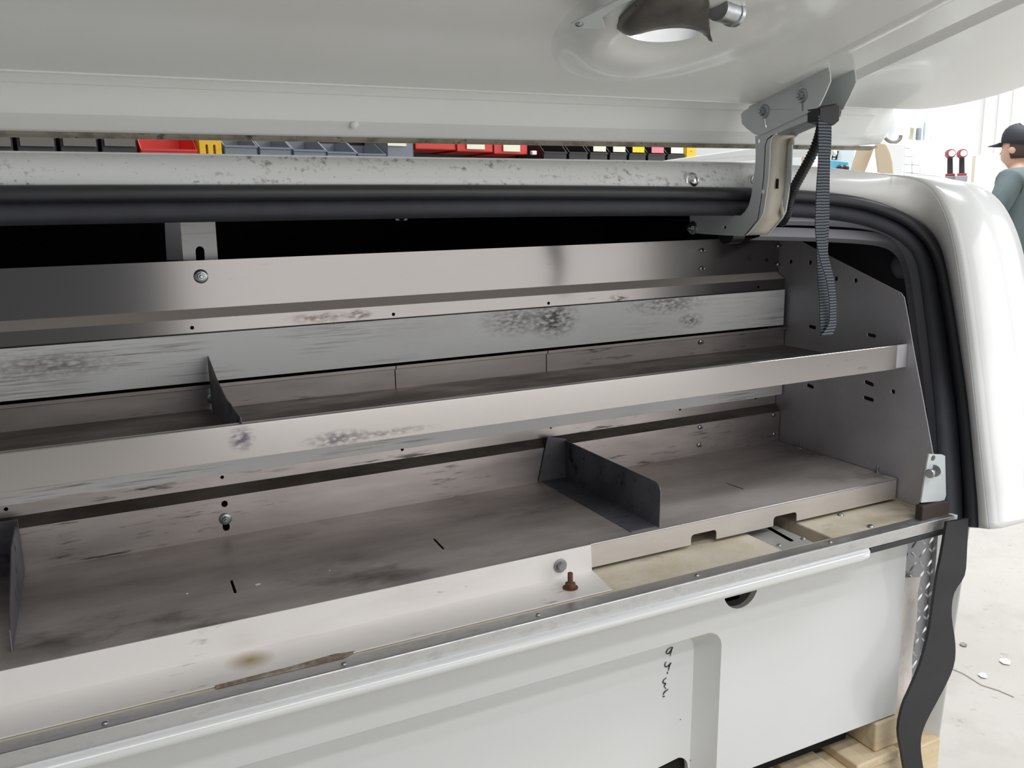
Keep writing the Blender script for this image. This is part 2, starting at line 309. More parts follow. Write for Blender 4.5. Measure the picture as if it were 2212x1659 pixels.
# jamb: fascia from the seal outwards, then outer skin
JP = [(-500, 325), (0, 331), (500, 338), (1000, 345), (1400, 350.5), (1640, 355), (1720, 360), (1800, 366), (1860, 373), (1910, 378), (1955, 384), (1985, 392), (2012, 410), (2035, 446), (2052, 492), (2066, 556), (2080, 650), (2093, 750), (2107, 870), (2119, 985), (2130, 1085), (2136, 1143)]
JO = [.028, .028, .028, .028, .028, .028, .026, .022, .015, .004, -.01, -.022, -.034, -.042, -.046, -.05, -.05, -.05, -.05, -.05, -.05, -.05]
JJ = []
for p, s, of in zip(JP, SO, JO):
    JJ.append(onY(p[0], p[1], s[1]+of))
JJ[0] = np.array([XL, JJ[1][1], JJ[1][2]])
WP = {10: (2010, 385), 11: (2062, 390), 12: (2110, 402), 13: (2146, 424), 14: (2176, 462), 15: (2203, 528), 16: (2224, 625), 17: (2244, 745), 18: (2262, 870), 19: (2276, 985), 20: (2286, 1065), 21: (2292, 1100)}
WW = []; VV = []; MM = []
for i, (j, s) in enumerate(zip(JJ, SO)):
    if i < 10:
        w = j+np.array([0, .10, .004]); v = j+np.array([0, 1.35, -.004]); m = j+np.array([0, .035, .003])
    else:
        w = onY(*WP[i], j[1]+.05); v = w+np.array([.02, 1.4, 0]); m = (j+w)/2+np.array([0, -.018, .004])
    WW.append(w); VV.append(v); MM.append(m)
n = 3
rS, rJ, rM, rW, rV = [smooth_path(P, n) for P in (SO, JJ, MM, WW, VV)]
kk = 9*n
rm_ = [(a+b)/2+np.array([0, .002, 0]) for a, b in zip(rS, rJ)]
cpart('hatch_jamb', MB().loft([rS, rm_, rJ]), M['fascia'], smooth=50, solid=.004)
rJ2 = [p+np.array([0, -.0005, 0.0005]) for p in rJ]
e1 = [a*.82+b*.18+np.array([0, -.006, 0]) for a, b in zip(rJ, rM)]; e2 = [a*.15+b*.85+np.array([0, .012, 0]) for a, b in zip(rM, rW)]
cpart('outer_skin', MB().loft([rJ, e1, rM, e2, rW, rV]), M['gel'], smooth=80, solid=.005)
# rubber seals swept round the opening
sp = smooth_path(SO, 3); inw = inward(sp)
r1 = [.0115+.004*max(0, min(1, (i/65-.5)/.3)) for i in range(64)]
c1 = [p+w*.012+nO*.004 for p, w in zip(sp, inw)]
cpart('rubber_seal', MB().tube(c1, r1, 10), M['rubber'], smooth=60)
fr = np.linspace(0, 1, len(sp))
def ww(i):
    x = max(0, (i/len(sp)-.55)/.45); return .022+.034*x
c2a = [p+w*.010-nO*.010 for p, w in zip(sp, inw)]; c2m = [p+w*(.024+ww(i)*.5)-nO*.010 for i, (p, w) in enumerate(zip(sp, inw))]; c2b = [p+w*(.024+ww(i))-nO*.022 for i, (p, w) in enumerate(zip(sp, inw))]
cpart('seal_flange', MB().loft([c2a, c2m, c2b]), M['rubber2'], smooth=70, solid=.003)
# inner mouldings behind the seal, upper right corner
def inner_band(name, px, off, half, m):
    P = smooth_path([onO(x, y, off) for x, y in px], 4); iw = inward(P)
    if iw[2][2] > 0: iw = [-w for w in iw]
    a = [p-w*half for p, w in zip(P, iw)]; b = [p+w*half for p, w in zip(P, iw)]; c = [p+w*half*.9-nO*.03 for p, w in zip(P, iw)]; d = [p-w*half-nO*.03 for p, w in zip(P, iw)]
    cpart(name, MB().loft([d, a, [(u+v)/2+nO*.003 for u, v in zip(a, b)], b, c]), m, smooth=50)
inner_band('inner_moulding', [(1600, 466), (1700, 467), (1800, 470), (1880, 476), (1930, 488), (1962, 510), (1985, 548), (1999, 600), (2010, 680), (2024, 790), (2036, 900), (2046, 1010)], .035, .010, M['inner'])
inner_band('inner_moulding', [(1640, 500), (1720, 502), (1800, 505), (1880, 510), (1930, 518), (1958, 534), (1976, 562), (1986, 610), (1995, 680), (2007, 760), (2022, 880)], .07, .010, M['inner'])
cpart('inner_knob', MB().lathe([(.001, -.012), (.020, -.012), (.030, 0), (.030, .018), (.022, .028), (.001, .03)], onO(1945, 574, .16), (0, -1, .1), 20), M['inner'], smooth=50)
# liner (dark inside of the cap)
ln = MB()
ln.box((XL, 2.72, .55), (1.74, 2.74, 1.345)).box((XL, 1.385, 1.335), (1.74, 2.74, 1.345)).box((XL-.02, 1.2, .55), (XL, 2.74, 1.345))
ln.box((XL, 1.30, .585), (1.74, 2.74, .60))
cpart('liner', ln, M['liner'])
cpart('end_liner', MB().sheet([(1.20, .60), (2.74, .60), (2.74, 1.345), (1.40, 1.345), (1.37, 1.2), (1.25, .85)], [], lambda a, b: (1.72, a, b), (.01, 0, 0)), M['endliner'])
# sill --------------------------------------------------------------
ZS = .6535
XS = onY(2065, 1117, 1.12)[0]
lp = [onZ(x, y, ZS) for x, y in ((1636, 1160), (1720, 1130), (1772, 1168), (1680, 1190))]
lx0, lx1 = lp[0][0]-.004, 1.245; ly0 = 1.158
si = MB()
si.box((XL, 1.124, .625), (lx0, 1.42, ZS)).box((lx0, 1.124, .625), (lx1, ly0, ZS)).box((lx1, 1.124, .625), (XS, 1.42, ZS)).box((lx0, ly0, .615), (lx1, 1.42, .628))
cpart('sill', si, M['fibre'], bev=.003, seg=2)
et = MB().sheet([(1.12, .633), (1.1225, .633), (1.1225, .6535), (1.150, .6538), (1.150, .6556), (1.1225, .6562), (1.1205, .6556), (1.12, .654)], [], lambda a, b: (XL, a, b), (XS-.006-XL, 0, 0))
cpart('edge_trim', et, M['trim'], bev=.0006, seg=2)
cpart('trim_end_cap', MB().box((XS-.006, 1.119, .630), (XS+.004, 1.152, .6565)), M['whitebox'], bev=.001)
lipend = onY(1885, 1185, 1.11)[0]
prf = [(1.122, .634), (1.112, .6335), (1.106, .629), (1.104, .623), (1.107, .616), (1.114, .613), (1.122, .613)]
rings = []
for xx, sc in [(XL, 1), (lipend-.03, 1), (lipend-.012, .92), (lipend-.003, .6), (lipend, .25)]:
    rings.append([(xx, 1.122+(a-1.122)*sc, .634+(b-.634)*sc) for a, b in prf])
cpart('rolled_lip', MB().loft(rings, False, True), M['gel'], smooth=60)
cpart('gasket_strip', MB().box((lipend+.004, 1.118, .622), (XS-.02, 1.15, .632)), M['rubber'], bev=.001)
# lower panel -------------------------------------------------------
YP = 1.16; ZB = .21; XR = 1.468
recx, recz, rc = .985, .524, .034
out = [(XL, .62), (XL, recz)]+[(p[0], p[1]) for p in arc(recx-rc, recz-rc, rc, 90, 0, 8)]+[(recx-.004, ZB), (XR, ZB), (XR-.004, .62)]
lpn = MB().sheet(out, [circ(1.027, .597, .041, 28)], lambda a, b: (a, YP, b), (0, .012, 0))
# walls of the recess (draft) and its floor
edge = [(XL, recz)]+arc(recx-rc, recz-rc, rc, 90, 0, 8)+[(recx-.004, ZB)]
def shift(p): return (min(p[0], recx-.038) if p[0] > recx-.07 else p[0], min(p[1], recz-.02))
dp = .042
e0 = [(a, YP, b) for a, b in edge]; e1 = []
for k, (a, b) in enumerate(edge):
    if k == 0: e1.append((a, YP+dp, b-.018))
    elif k == len(edge)-1: e1.append((a-.030, YP+dp, b))
    else:
        ca, cb = recx-rc, recz-rc; e1.append((ca-.030+(a-ca)*1.0, YP+dp, cb-.018+(b-cb)*1.0))
em = [tuple((np.array(p)*.45+np.array(q)*.55)+np.array([.004 if i > 4 else 0, 0, .003 if i < 5 else 0])) for i, (p, q) in enumerate(zip(e0, e1))]
lpn.loft([e0, em, e1])
axr = min(onY(1505, 1655, YP+dp)[0], e1[-1][0]-.004); axl = axr-.115
flo = [(XL, e1[0][2])]+[(p[0], p[2]) for p in e1[1:]]+[(axr, ZB)]+arc(axr-.028, ZB+.016, .028, 0, 80, 5)+arc(axl+.05, ZB+.004, .05, 90, 175, 5, .034)+[(axl, ZB), (XL, ZB)]
lpn.sheet(flo, [], lambda a, b: (a, YP+dp, b), (0, .01, 0))
o_lp = cpart('lower_panel', lpn, M['gel'], smooth=35)
cpart('hole_shade_box', MB().box((.96, 1.235, .53), (1.09, 1.245, .625)), M['dark'])  # added black box standing in for the shade inside the panel hole
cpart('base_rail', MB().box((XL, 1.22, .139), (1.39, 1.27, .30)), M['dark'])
# handwriting on the recessed panel
def stroke(px, th=.0011):
    g = MB()
    for line in px:
        P = smooth_path([onY(1080+x/3.95, 1239+y/3.95, YP+dp-.0012) for x, y in line], 3)
        g.tube(P, [th*(1-.5*abs(2*i/(len(P)-1)-1)) for i in range(len(P))], 6)
    return g
hw = [[(1474, 628), (1446, 638), (1422, 664), (1424, 684), (1444, 680), (1464, 652), (1474, 628), (1462, 668), (1452, 706)],
      [(1420, 752), (1408, 776), (1414, 796), (1436, 788), (1458, 762)], [(1462, 760), (1446, 790), (1438, 830)], [(1432, 838), (1428, 856)],
      [(1422, 890), (1398, 908), (1392, 934), (1416, 938), (1402, 962), (1418, 984)], [(1438, 986), (1406, 1010), (1392, 1038)], [(1388, 1052), (1408, 1046)]]
hwo = obj('handwritten_mark', stroke(hw), M['ink']); place(hwo, cap); hwo['label'] = 'black marker digits 9 4 8 written downwards'
for k, (x, y, r) in enumerate([(1840, 648, 6), (1540, 1244, 5), (1625, 1593, 5), (1818, 610, 3)]):
    p = onY(1080+x/3.95, 1239+y/3.95, YP+dp-.001 if x < 1700 else YP+.018)
    cpart('speck', MB().lathe([(.0004, 0), (r*.00018, 0), (r*.00014, -.0008), (.0003, -.001)], p, (0, 1, 0), 8), M['ink'])
# frayed side flange, tread plate and end post at the right of the lower panel
fz = [(.205, 1.478), (.26, 1.476), (.33, 1.478), (.41, 1.474), (.47, 1.476), (.515, 1.470)]
fb = [(.205, 1.518), (.26, 1.528), (.33, 1.524), (.41, 1.530), (.47, 1.526), (.505, 1.532)]
cpart('side_flange', MB().loft([[(x-.012, YP+.004, z) for z, x in fz], [(x+.006, YP+.012, z) for z, x in fz], [(x, YP+.016, z) for z, x in fb]]), M['frp'], solid=.003, smooth=40)
tp = cpart('tread_plate', MB().box((1.452, YP+.028, .22), (1.60, YP+.034, .628)), M['tread'])
lugm = MB().loft([[(-.0125, -.001, 0), (-.0125, .001, 0), (-.0125, 0, .0004)], [(-.006, -.0032, 0), (-.006, .0032, 0), (-.006, 0, .0022)], [(.006, -.0032, 0), (.006, .0032, 0), (.006, 0, .0022)], [(.0125, -.001, 0), (.0125, .001, 0), (.0125, 0, .0004)]], True, True).mesh('lug', 40)
lugm.materials.append(M['trim'])
for i in range(5):
    for j in range(15):
        x = 1.468+i*.027; z = .236+j*.0262
        a = 45 if (i+j) % 2 else -45
        inst(lugm, 'lug', Matrix.Translation((x-cap.location[0], YP+.0278-cap.location[1], z-cap.location[2])) @ Matrix.Rotation(math.radians(90), 4, 'X') @ Matrix.Rotation(math.radians(a), 4, 'Z'), None).parent = tp
for c in tp.children: c.matrix_parent_inverse = Matrix.Translation(cap.location)
cpart('tread_plate_return', MB().box((1.578, YP+.016, .22), (1.594, YP+.028, .628)), M['trim'], bev=.001)
ep = MB().hexa([onY(1960, 1660, 1.20), onY(2024, 1660, 1.15), onY(2024, 1660, 1.15)+np.array([.12, .9, 0]), onY(1960, 1660, 1.20)+np.array([0, .9, 0])],
               [onY(2030, 1150, 1.20), onY(2099, 1135, 1.15), onY(2099, 1135, 1.15)+np.array([.12, .9, 0]), onY(2030, 1150, 1.20)+np.array([0, .9, 0])])
cpart('end_post', ep, M['gel'], bev=.006, seg=3)
# fixings on the sill
rivm = MB().lathe([(.0062, 0), (.0058, .0014), (.0040, .0030), (.0015, .0036), (.0002, .0037)], (0, 0, 0), (0, 0, 1), 14).mesh('rivet', 50); rivm.materials.append(M['steel'])
def crivet(x, y, z, s=1, name='rivet'):
    p = onZ(x, y, z)-np.array(cap.location); o = inst(rivm, name, Matrix.Translation(p) @ Matrix.Scale(s, 4), cap); return o
for x, y, s in [(1880, 1138, 1.25), (1816, 1113, 1.1), (2039, 1109, .8), (1984, 1091, .6)]: crivet(x, y, ZS, s)
for x, y in [(1793, 1171), (1505, 1243), (1162, 1328), (743, 1434), (227, 1562)]: crivet(x, y, .6558, .75)
sa_, sb_ = onZ(1708, 1167, .6445), onZ(1664, 1142, .6445); sb_ = sa_+(sb_-sa_)*1.5
lpl = MB().sheet([(lp[0][0]+.006, 1.165), (1.215, 1.165), (1.215, 1.30), (lp[0][0]+.006, 1.30)], [slot2(sa_[0], sa_[1], sb_[0], sb_[1], .0058)], lambda a, b: (a, b, .6415), (0, 0, .003))
cpart('latch_plate', lpl, mat('zinc_latch_plate', (178, 176, 174), .5, .3), bev=.0005)
for x, y in [(1735, 1164), (1683, 1178)]: crivet(x, y, .6448, .85)
st = MB().lathe([(.0135, 0), (.0135, .0018), (.009, .0026), (.0088, .009), (.0052, .0105), (.0045, .011), (.0045, .027), (.003, .028), (.0003, .028)], onZ(1232, 1270, .6565), (0, 0, 1), 12)
cpart('rusty_stud', st, M['rust'], smooth=40)
# striker bracket on the right jamb
q = [onY(x, y, 1.138) for x, y in ((1990, 1086), (2003, 1000), (2007, 981), (2036, 982), (2042, 985), (2044, 1070), (2040, 1082))]
sb = MB().sheet([(p[0], p[2]) for p in q], [circ(onY(2016, 990, 1.138)[0], onY(2016, 990, 1.138)[2], .0062, 12)], lambda a, b: (a, 1.138, b), (0, .004, 0))
sbo = cpart('striker_bracket', sb, M['greypaint'], bev=.001)
c = onY(2017, 1016, 1.138); ax = np.array([-.95, -.32, -.03])
cpart('striker_pin', MB().lathe([(.0125, 0), (.0125, .002), (.0055, .0022), (.0055, .017), (.0042, .0172), (.0042, .022), (.0092, .0225), (.0092, .026), (.008, .0275), (.0003, .028)], c+np.array([0, -.002, 0]), ax, 18), M['steel'], smooth=40)
cpart('striker_foot', MB().box((q[0][0]-.002, 1.132, ZS), (q[5][0]+.006, 1.150, q[0][2]-.006)), M['grime'], bev=.003)
# chrome dome bolts on the fascia
for x, y in ((1495, 391), (1633, 394)):
    p = onY(x, y, 1.338)
    cpart('dome_bolt', MB().lathe([(.0165, -.003), (.0165, 0), (.0150, .0015), (.0120, .002), (.0112, .0062), (.0080, .0105), (.0040, .0125), (.0004, .013)], p, (0, -1, .12), 20), M['chrome'], smooth=45)
# hangers seen inside, above the back panel
hb = [onY(x, y, 1.66) for x, y in ((386, 440), (462, 440), (471, 562), (396, 562))]
s0, s1 = onY(432, 541, 1.66), onY(434, 575, 1.66)
cpart('hanger_strap', MB().sheet([(p[0], p[2]) for p in hb], [slot2(s0[0], s0[2], s1[0], s1[2], .0075)], lambda a, b: (a, 1.66, b), (0, .003, 0)), M['alu_plate'])
hb = [onY(x, y, 1.95) for x, y in ((355, 470), (392, 470), (396, 562), (360, 562))]
cpart('hanger_strap', MB().sheet([(p[0], p[2]) for p in hb], [], lambda a, b: (a, 1.95, b), (0, .003, 0)), M['alu_end'])
t0 = onY(854, 450, 1.62); t1 = onY(880, 476, 1.62)
cpart('hanger_tab', MB().sheet([(t0[0], t0[2]), (t1[0], t0[2]), (t1[0], t1[2]), (t0[0], t1[2])], [circ((t0[0]+t1[0])/2, (t0[2]*.3+t1[2]*.7), .0075, 12)], lambda a, b: (a, 1.62, b), (0, .003, 0)), M['inner'])

# ================================================================== LOOSE RUBBER STRIP
le = [(2046, 1128), (2034, 1200), (2026, 1239), (2016, 1305), (2007, 1366), (1989, 1434), (1966, 1490), (1951, 1525), (1941, 1576), (1948, 1626), (1958, 1680), (1975, 1730)]
re = [(2086, 1160), (2086, 1200), (2085, 1239), (2058, 1285), (2055, 1320), (2063, 1390), (2064, 1425), (2048, 1470), (2004, 1553), (1989, 1601), (1994, 1659), (2005, 1730)]
re = [(2092, 1120), (2089, 1190), (2084, 1243), (2061, 1282), (2056, 1330), (2064, 1392), (2060, 1440), (2036, 1494), (2000, 1562), (1989, 1605), (1995, 1662), (2008, 1730)]
yy = [1.10, 1.095, 1.09, 1.10, 1.11, 1.105, 1.10, 1.095, 1.10, 1.105, 1.10, 1.10]
L_ = smooth_path([onY(*p, y) for p, y in zip(le, yy)], 3); R_ = smooth_path([onY(*p, y-.004) for p, y in zip(re, yy)], 3)
fs_ = MB().loft([[a, b, b+np.array([0, .006, 0]), a+np.array([0, .006, 0])] for a, b in zip(L_, R_)], True, True)
o = obj('rubber_strip', fs_, M['flap'], smooth=60); tag(o, 'loose wavy black rubber strip hanging from the right sill corner', 'rubber strip')

# ================================================================== SHELF UNIT
sh = thing('shelf_unit', 'scuffed aluminium shelf unit with two trays mounted inside the truck cap', 'shelf unit', loc=(.5, 1.5, .66))
def spart(name, mb, m, **k): return place(obj(name, mb, m, **k), sh)
XE = 1.526; YL = 1.244; ZT = .705
def zx(y_px, Y, x=800): return onY(x, y_px, Y)[2]
# back panel: upper face, ledge, hole strip
YU = 1.632
zt, z1 = zx(549, YU), zx(643, YU)
z2, z3 = zx(663, 1.608), zx(700, 1.608)
bp = MB().sheet([(XL, z1), (XE-.002, z1), (XE-.002, zt), (XL, zt)], [], lambda a, b: (a, YU, b), (0, .002, 0))
bp.box((XL, YU-.001, zt-.0005), (XE-.002, YU+.014, zt+.0015))
spart('upper_back_panel', bp, M['alu_back'])
spart('back_ledge', MB().sheet([(XL, 0), (XE-.002, 0), (XE-.002, 1), (XL, 1)], [], lambda a, b: (a, YU*(1-b)+1.608*b, z1*(1-b)+z2*b), (0, .001, -.001)), M['ledge'])
hol = []
for x, y in [(415, 708), (850, 679), (1185, 655), (1638, 620)]:
    p = onY(x, y, 1.608); hol.append(circ(p[0], p[2], .0034, 12))
spart('hole_strip', MB().sheet([(XL, z3-.02), (XE-.002, z3-.02), (XE-.002, z2), (XL, z2)], hol, lambda a, b: (a, 1.608, b), (0, .002, 0)), M['alu_back'])
pz0, pz1 = zx(789, 1.600), zx(693, 1.600)
spart('scored_plate', MB().box((XL, 1.597, pz0), (onY(1692, 670, 1.6)[0], 1.600, pz1)), M['alu_plate'], bev=.0006)
# upper tray
ZU = .947; ZLt = .998
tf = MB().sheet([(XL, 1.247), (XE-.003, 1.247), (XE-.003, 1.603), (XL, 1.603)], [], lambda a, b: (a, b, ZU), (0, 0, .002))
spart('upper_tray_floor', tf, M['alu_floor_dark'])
xsh = onX(1955, 770, XE)[0]
spart('upper_tray_lip', MB().sheet([(1.244, ZU), (1.246, ZU), (1.246, ZLt-.002), (1.256, ZLt-.002), (1.256, ZLt), (1.2455, ZLt+.0002), (1.244, ZLt-.001)], [], lambda a, b: (XL, a, b), (XE-.004-XL, 0, 0)), M['alu_lip'], bev=.0005)
zb = zx(794.5, 1.600)
cut = onY(853, 795, 1.600)[0]; cut2 = onY(1180, 757, 1.6)[0]
for xa, xb in ((XL, cut-.001), (cut+.001, cut2-.001), (cut2+.001, XE-.003)):
    spart('upper_tray_flange', MB().sheet([(1.602, ZU+.002), (1.600, ZU+.002), (1.600, zb-.008), (1.593, zb-.006), (1.593, zb), (1.595, zb), (1.595, zb-.005), (1.602, zb-.007)], [], lambda a, b: (xa, a, b), (xb-xa, 0, 0)), M['alu_dirty'])
# lower back
q0, q1, q2 = zx(1013, 1.600, 560), zx(1037, 1.622, 560), zx(1062, 1.604, 560)
spart('scored_plate', MB().box((XL, 1.597, q0), (onY(1688, 830, 1.6)[0], 1.600, ZU-.012)), M['alu_plate'], bev=.0006)
hol = []
for x, y in [(480, 1031), (869, 971), (1190, 923), (1469, 884), (1632, 860), (13, 1100)]:
    p = onY(x, y, 1.622); hol.append(circ(p[0], p[2], .0034, 12))
spart('hole_strip', MB().sheet([(XL, q1), (XE-.002, q1), (XE-.002, q0+.02), (XL, q0+.02)], hol, lambda a, b: (a, 1.622, b), (0, .002, 0)), M['alu_dirty'])
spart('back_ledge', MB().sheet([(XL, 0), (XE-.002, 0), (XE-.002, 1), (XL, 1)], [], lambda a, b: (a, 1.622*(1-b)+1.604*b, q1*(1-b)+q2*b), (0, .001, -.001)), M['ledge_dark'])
hol = []
for (x, y, x2, y2, r) in [(485, 1088, 485.2, 1089, .0058), (488, 1134, 489, 1140, .0062)]:
    p = onY(x, y, 1.604); p2 = onY(x2, y2, 1.604); hol.append(slot2(p[0], p[2], p2[0], p2[2], r))
spart('lower_back_panel', MB().sheet([(XL, ZT), (XE-.002, ZT), (XE-.002, q2), (XL, q2)], hol, lambda a, b: (a, 1.604, b), (0, .002, 0)), M['alu_dirty'])
# lower tray with slots, folded down at the front with two notches
hol = []
for (x, y, x2, y2) in [(499.5, 1253, 508.5, 1280), (937, 1163.5, 958, 1185.5), (1567, 1043, 1604, 1056)]:
    p = onZ(x, y, ZT); p2 = onZ(x2, y2, ZT); hol.append(slot2(p[0], p[1], p2[0], p2[1], .0022))
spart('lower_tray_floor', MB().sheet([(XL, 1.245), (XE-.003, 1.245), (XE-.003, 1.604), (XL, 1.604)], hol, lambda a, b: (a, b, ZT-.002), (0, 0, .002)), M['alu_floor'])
zl0 = .6605
n1a, n1b = onY(1493, 1165, YL)[0], onY(1548, 1150, YL)[0]; n1t = onY(1520, 1150, YL)[2]
n2a, n2b = onY(1671, 1125, YL)[0], onY(1721, 1115, YL)[0]; n2t = onY(1697, 1111, YL)[2]
def notch(a, b, t, r=.007): return [(b, zl0)]+arc(b-r, t-r, r, 0, 90, 4)+arc(a+r, t-r, r, 90, 180, 4)+[(a, zl0)]
outl = [(.60, zl0), (.60, ZT), (XE-.004, ZT), (XE-.004, zl0)]+notch(n2a, n2b, n2t)+notch(n1a, n1b, n1t)
spart('lower_tray_lip', MB().sheet(outl, [], lambda a, b: (a, YL, b), (0, .0025, 0)), mat('grey_tray_lip', (206, 199, 192), .5, .4, noise=[((6, 20, 20), 4, .45, .75, (188, 180, 172), .6)]), bev=.0005)
spart('lower_tray_lip_edge', MB().tube([(.755, YL+.0008, ZT-.0008), (XE-.004, YL+.0008, ZT-.0008)], .0016, 8), M['trim'], smooth=60)
for nm, ya in (('tray_rib', 1.30), ('tray_rib', 1.45)):
    spart(nm, MB().box((XL, ya, ZT-.03), (XE-.004, ya+.002, ZT-.002)), M['alu_floor'])
# end panel
ol = [(1.66, .66), (1.66, 1.211)]+[tuple(onX(x, y, XE)[1:]) for x, y in ((1702, 512), (1720, 515), (1745, 529), (1850, 583), (1945, 632), (1953, 642), (1962, 690), (1974, 760), (1995, 870), (2016, 985))]+[(1.19, .66)]
hol = []
for x, y, x2, y2, r in [(1749, 705, 1760, 708, .0042), (1876, 723, 1889, 726, .0042), (1745, 832, 1755, 836, .0042), (1870, 825, 1884, 831, .0045), (1868, 859, 1884, 864, .0045)]:
    a, b = onX(x, y, XE), onX(x2, y2, XE); hol.append(slot2(a[1], a[2], b[1], b[2], r))
for x, y in [(1708, 565), (1750, 567), (1848, 606), (1806, 602), (1929, 846)]:
    p = onX(x, y, XE); hol.append(circ(p[1], p[2], .0055, 12))
spart('end_panel', MB().sheet(ol, hol, lambda a, b: (XE, a, b), (.002, 0, 0)), M['alu_end'])
spart('lip_end_tab', MB().box((1.495, 1.2435, ZU+.002), (XE+.0, 1.2475, ZLt)), M['alu_end'], bev=.001)
# cover angle over the left part of the lip
xa = onY(1276, 1210, YL-.003)[0]
ca = MB().sheet([(XL, .6562), (xa+.002, .6562), (xa, ZT+.001), (XL, ZT+.001)], [], lambda a, b: (a, YL-.0045, b), (0, .003, 0))
xf = onZ(1313, 1267, .6565)[0]
ca.sheet([(XL, 1.158), (xf, 1.158), (xa+.004, YL-.002), (XL, YL-.002)], [], lambda a, b: (a, b, .6545), (0, 0, .002))
spart('cover_angle', ca, M['alu_white'], bev=.0006)
ga, gb = onZ(470, 1500, .6545)[0], onZ(745, 1425, .6545)[0]
spart('grime_line', MB().sheet([(ga, 1.1515), (gb, 1.1505), (gb+.02, 1.160), (gb-.01, 1.166), (ga+.1, 1.1605), (ga, 1.159)], [], lambda a, b: (a, b, .6548), (0, 0, .0022)), mat('brown_edge_grime', (122, 106, 90), .9, noise=[((60, 60, 60), 4, .4, .65, (176, 166, 152), .9)]))
# fixings
nutm = MB().lathe([(.0112, 0), (.0112, .0012), (.0095, .0025), (.0068, .003)], (0, 0, 0), (0, 0, 1), 20)
nutm.lathe([(.0066, .0028), (.0066, .0078), (.0058, .0085), (.0036, .0086)], (0, 0, 0), (0, 0, 1), 6).lathe([(.0034, .008), (.0034, .0115), (.0026, .0122), (.0002, .0122)], (0, 0, 0), (0, 0, 1), 12)
nutm = nutm.mesh('nut', 35); nutm.materials.append(M['steel'])
scm = MB().lathe([(.0058, 0), (.0056, .001), (.0040, .0022), (.0022, .0026), (.0022, .011), (.0016, .0118), (.0002, .012)], (0, 0, 0), (0, 0, 1), 12).mesh('stud', 35); scm.materials.append(M['steel'])
def fix(mesh, name, p, ax, s=1):
    p = np.array(p)-np.array(sh.location); return inst(mesh, name, frame(p, ax) @ Matrix.Scale(s, 4), sh)
fix(nutm, 'flange_nut', onY(434, 597, YU), (0, -1, 0), 1.12); fix(nutm, 'flange_nut', onY(461, 860, 1.598), (0, -1, 0), .95); fix(nutm, 'flange_nut', onY(487, 1121, 1.603), (0, -1, 0), 1.0)
for x, y, Y in [(1516, 541, YU), (1515, 580, YU), (1514, 739, 1.598), (1512, 923, 1.603), (1510, 961, 1.603), (1682, 531, YU), (1681, 571, YU), (1671, 896, 1.603), (1672, 938, 1.603)]:
    fix(scm, 'screw_end', onY(x, y, Y), (0, -1, 0), 1.0)
for x, y in [(1728, 967), (1895, 1020)]: fix(scm, 'screw_end', onZ(x, y, ZT), (0, 0, 1), 1.3)
fix(scm, 'screw_end', onZ(1746, 745, ZU+.002), (0, 0, 1), 1.0)
hexm = MB().lathe([(.0125, 0), (.0125, .0015), (.0118, .002), (.008, .0022)], (0, 0, 0), (0, 0, 1), 22)
hexm.lathe([(.0086, .002), (.0086, .0075), (.0076, .009), (.0002, .0091)], (0, 0, 0), (0, 0, 1), 6)
hexm = hexm.mesh('hex_bolt', 35); hexm.materials.append(mat('dull_zinc', (150, 148, 148), .5, .7))
fix(hexm, 'hex_bolt', onY(1210, 1222, YL-.005), (0, -1, 0), 1.0)
# ================================================================== TRAY DIVIDERS
def divider(name, label, parts):
    t = thing(name, label, 'divider', 'loose dividers in the shelf trays', loc=parts[0][3])
    for nm, mb, m, _ in parts: place(obj(nm, mb, m, bev=.0005), t)
    return t
DX = .908
M['div'] = mat('grey_divider_sheet', (128, 128, 136), .5, .6, noise=[((9, 9, 9), 5, .4, .65, (92, 92, 98), .8), ((10, 22, 22), 6, .58, .68, (40, 38, 40), .85)])
blade = [(1.60, ZT+.001), (1.60, .791)]+[(1.262, .791), (1.252, .786), (1.248, .776), (1.250, ZT+.001)]
divider('tray_divider', 'upright grey metal divider standing in the lower tray, right of its middle', [
    ('blade', MB().sheet(blade, [], lambda a, b: (DX, a, b), (-.002, 0, 0)), M['div'], (DX, 1.42, ZT)),
    ('base_flange', MB().box((.848, 1.256, ZT+.0002), (DX, 1.60, ZT+.0018)), M['div'], None),
    ('back_flange', MB().sheet([(.838, ZT+.002), (DX, ZT+.002), (DX, .795), (.862, .806)], [], lambda a, b: (a, 1.601, b), (0, -.0018, 0)), M['div'], None)])
dx2 = onZ(47, 1245, ZT)[0]+.004
bl = [(1.59, ZT+.001), (1.59, .80), (1.45, .80), (1.30, .735), (1.29, ZT+.001)]
divider('tray_divider', 'dark metal divider standing in the lower tray, cut by the left picture edge', [
    ('blade', MB().sheet(bl, [], lambda a, b: (dx2, a, b), (-.002, 0, 0)), M['div'], (dx2, 1.45, ZT)),
    ('back_flange', MB().box((dx2-.05, 1.598, ZT+.002), (dx2, 1.600, .80)), M['div'], None)])
zd = onY(443, 770, 1.598)
bl = [(1.594, ZU+.003), (1.594, zd[2]), (1.588, zd[2]+.002), (1.50, 1.022), (1.40, 1.006), (1.262, ZLt+.006), (1.258, ZLt-.004), (1.258, ZU+.003)]
divider('tray_divider', 'thin sloping metal divider seen edge-on in the upper tray', [
    ('blade', MB().sheet(bl, [], lambda a, b: (.179, a, b), (.0018, 0, 0)), M['div'], (.179, 1.42, ZU))])
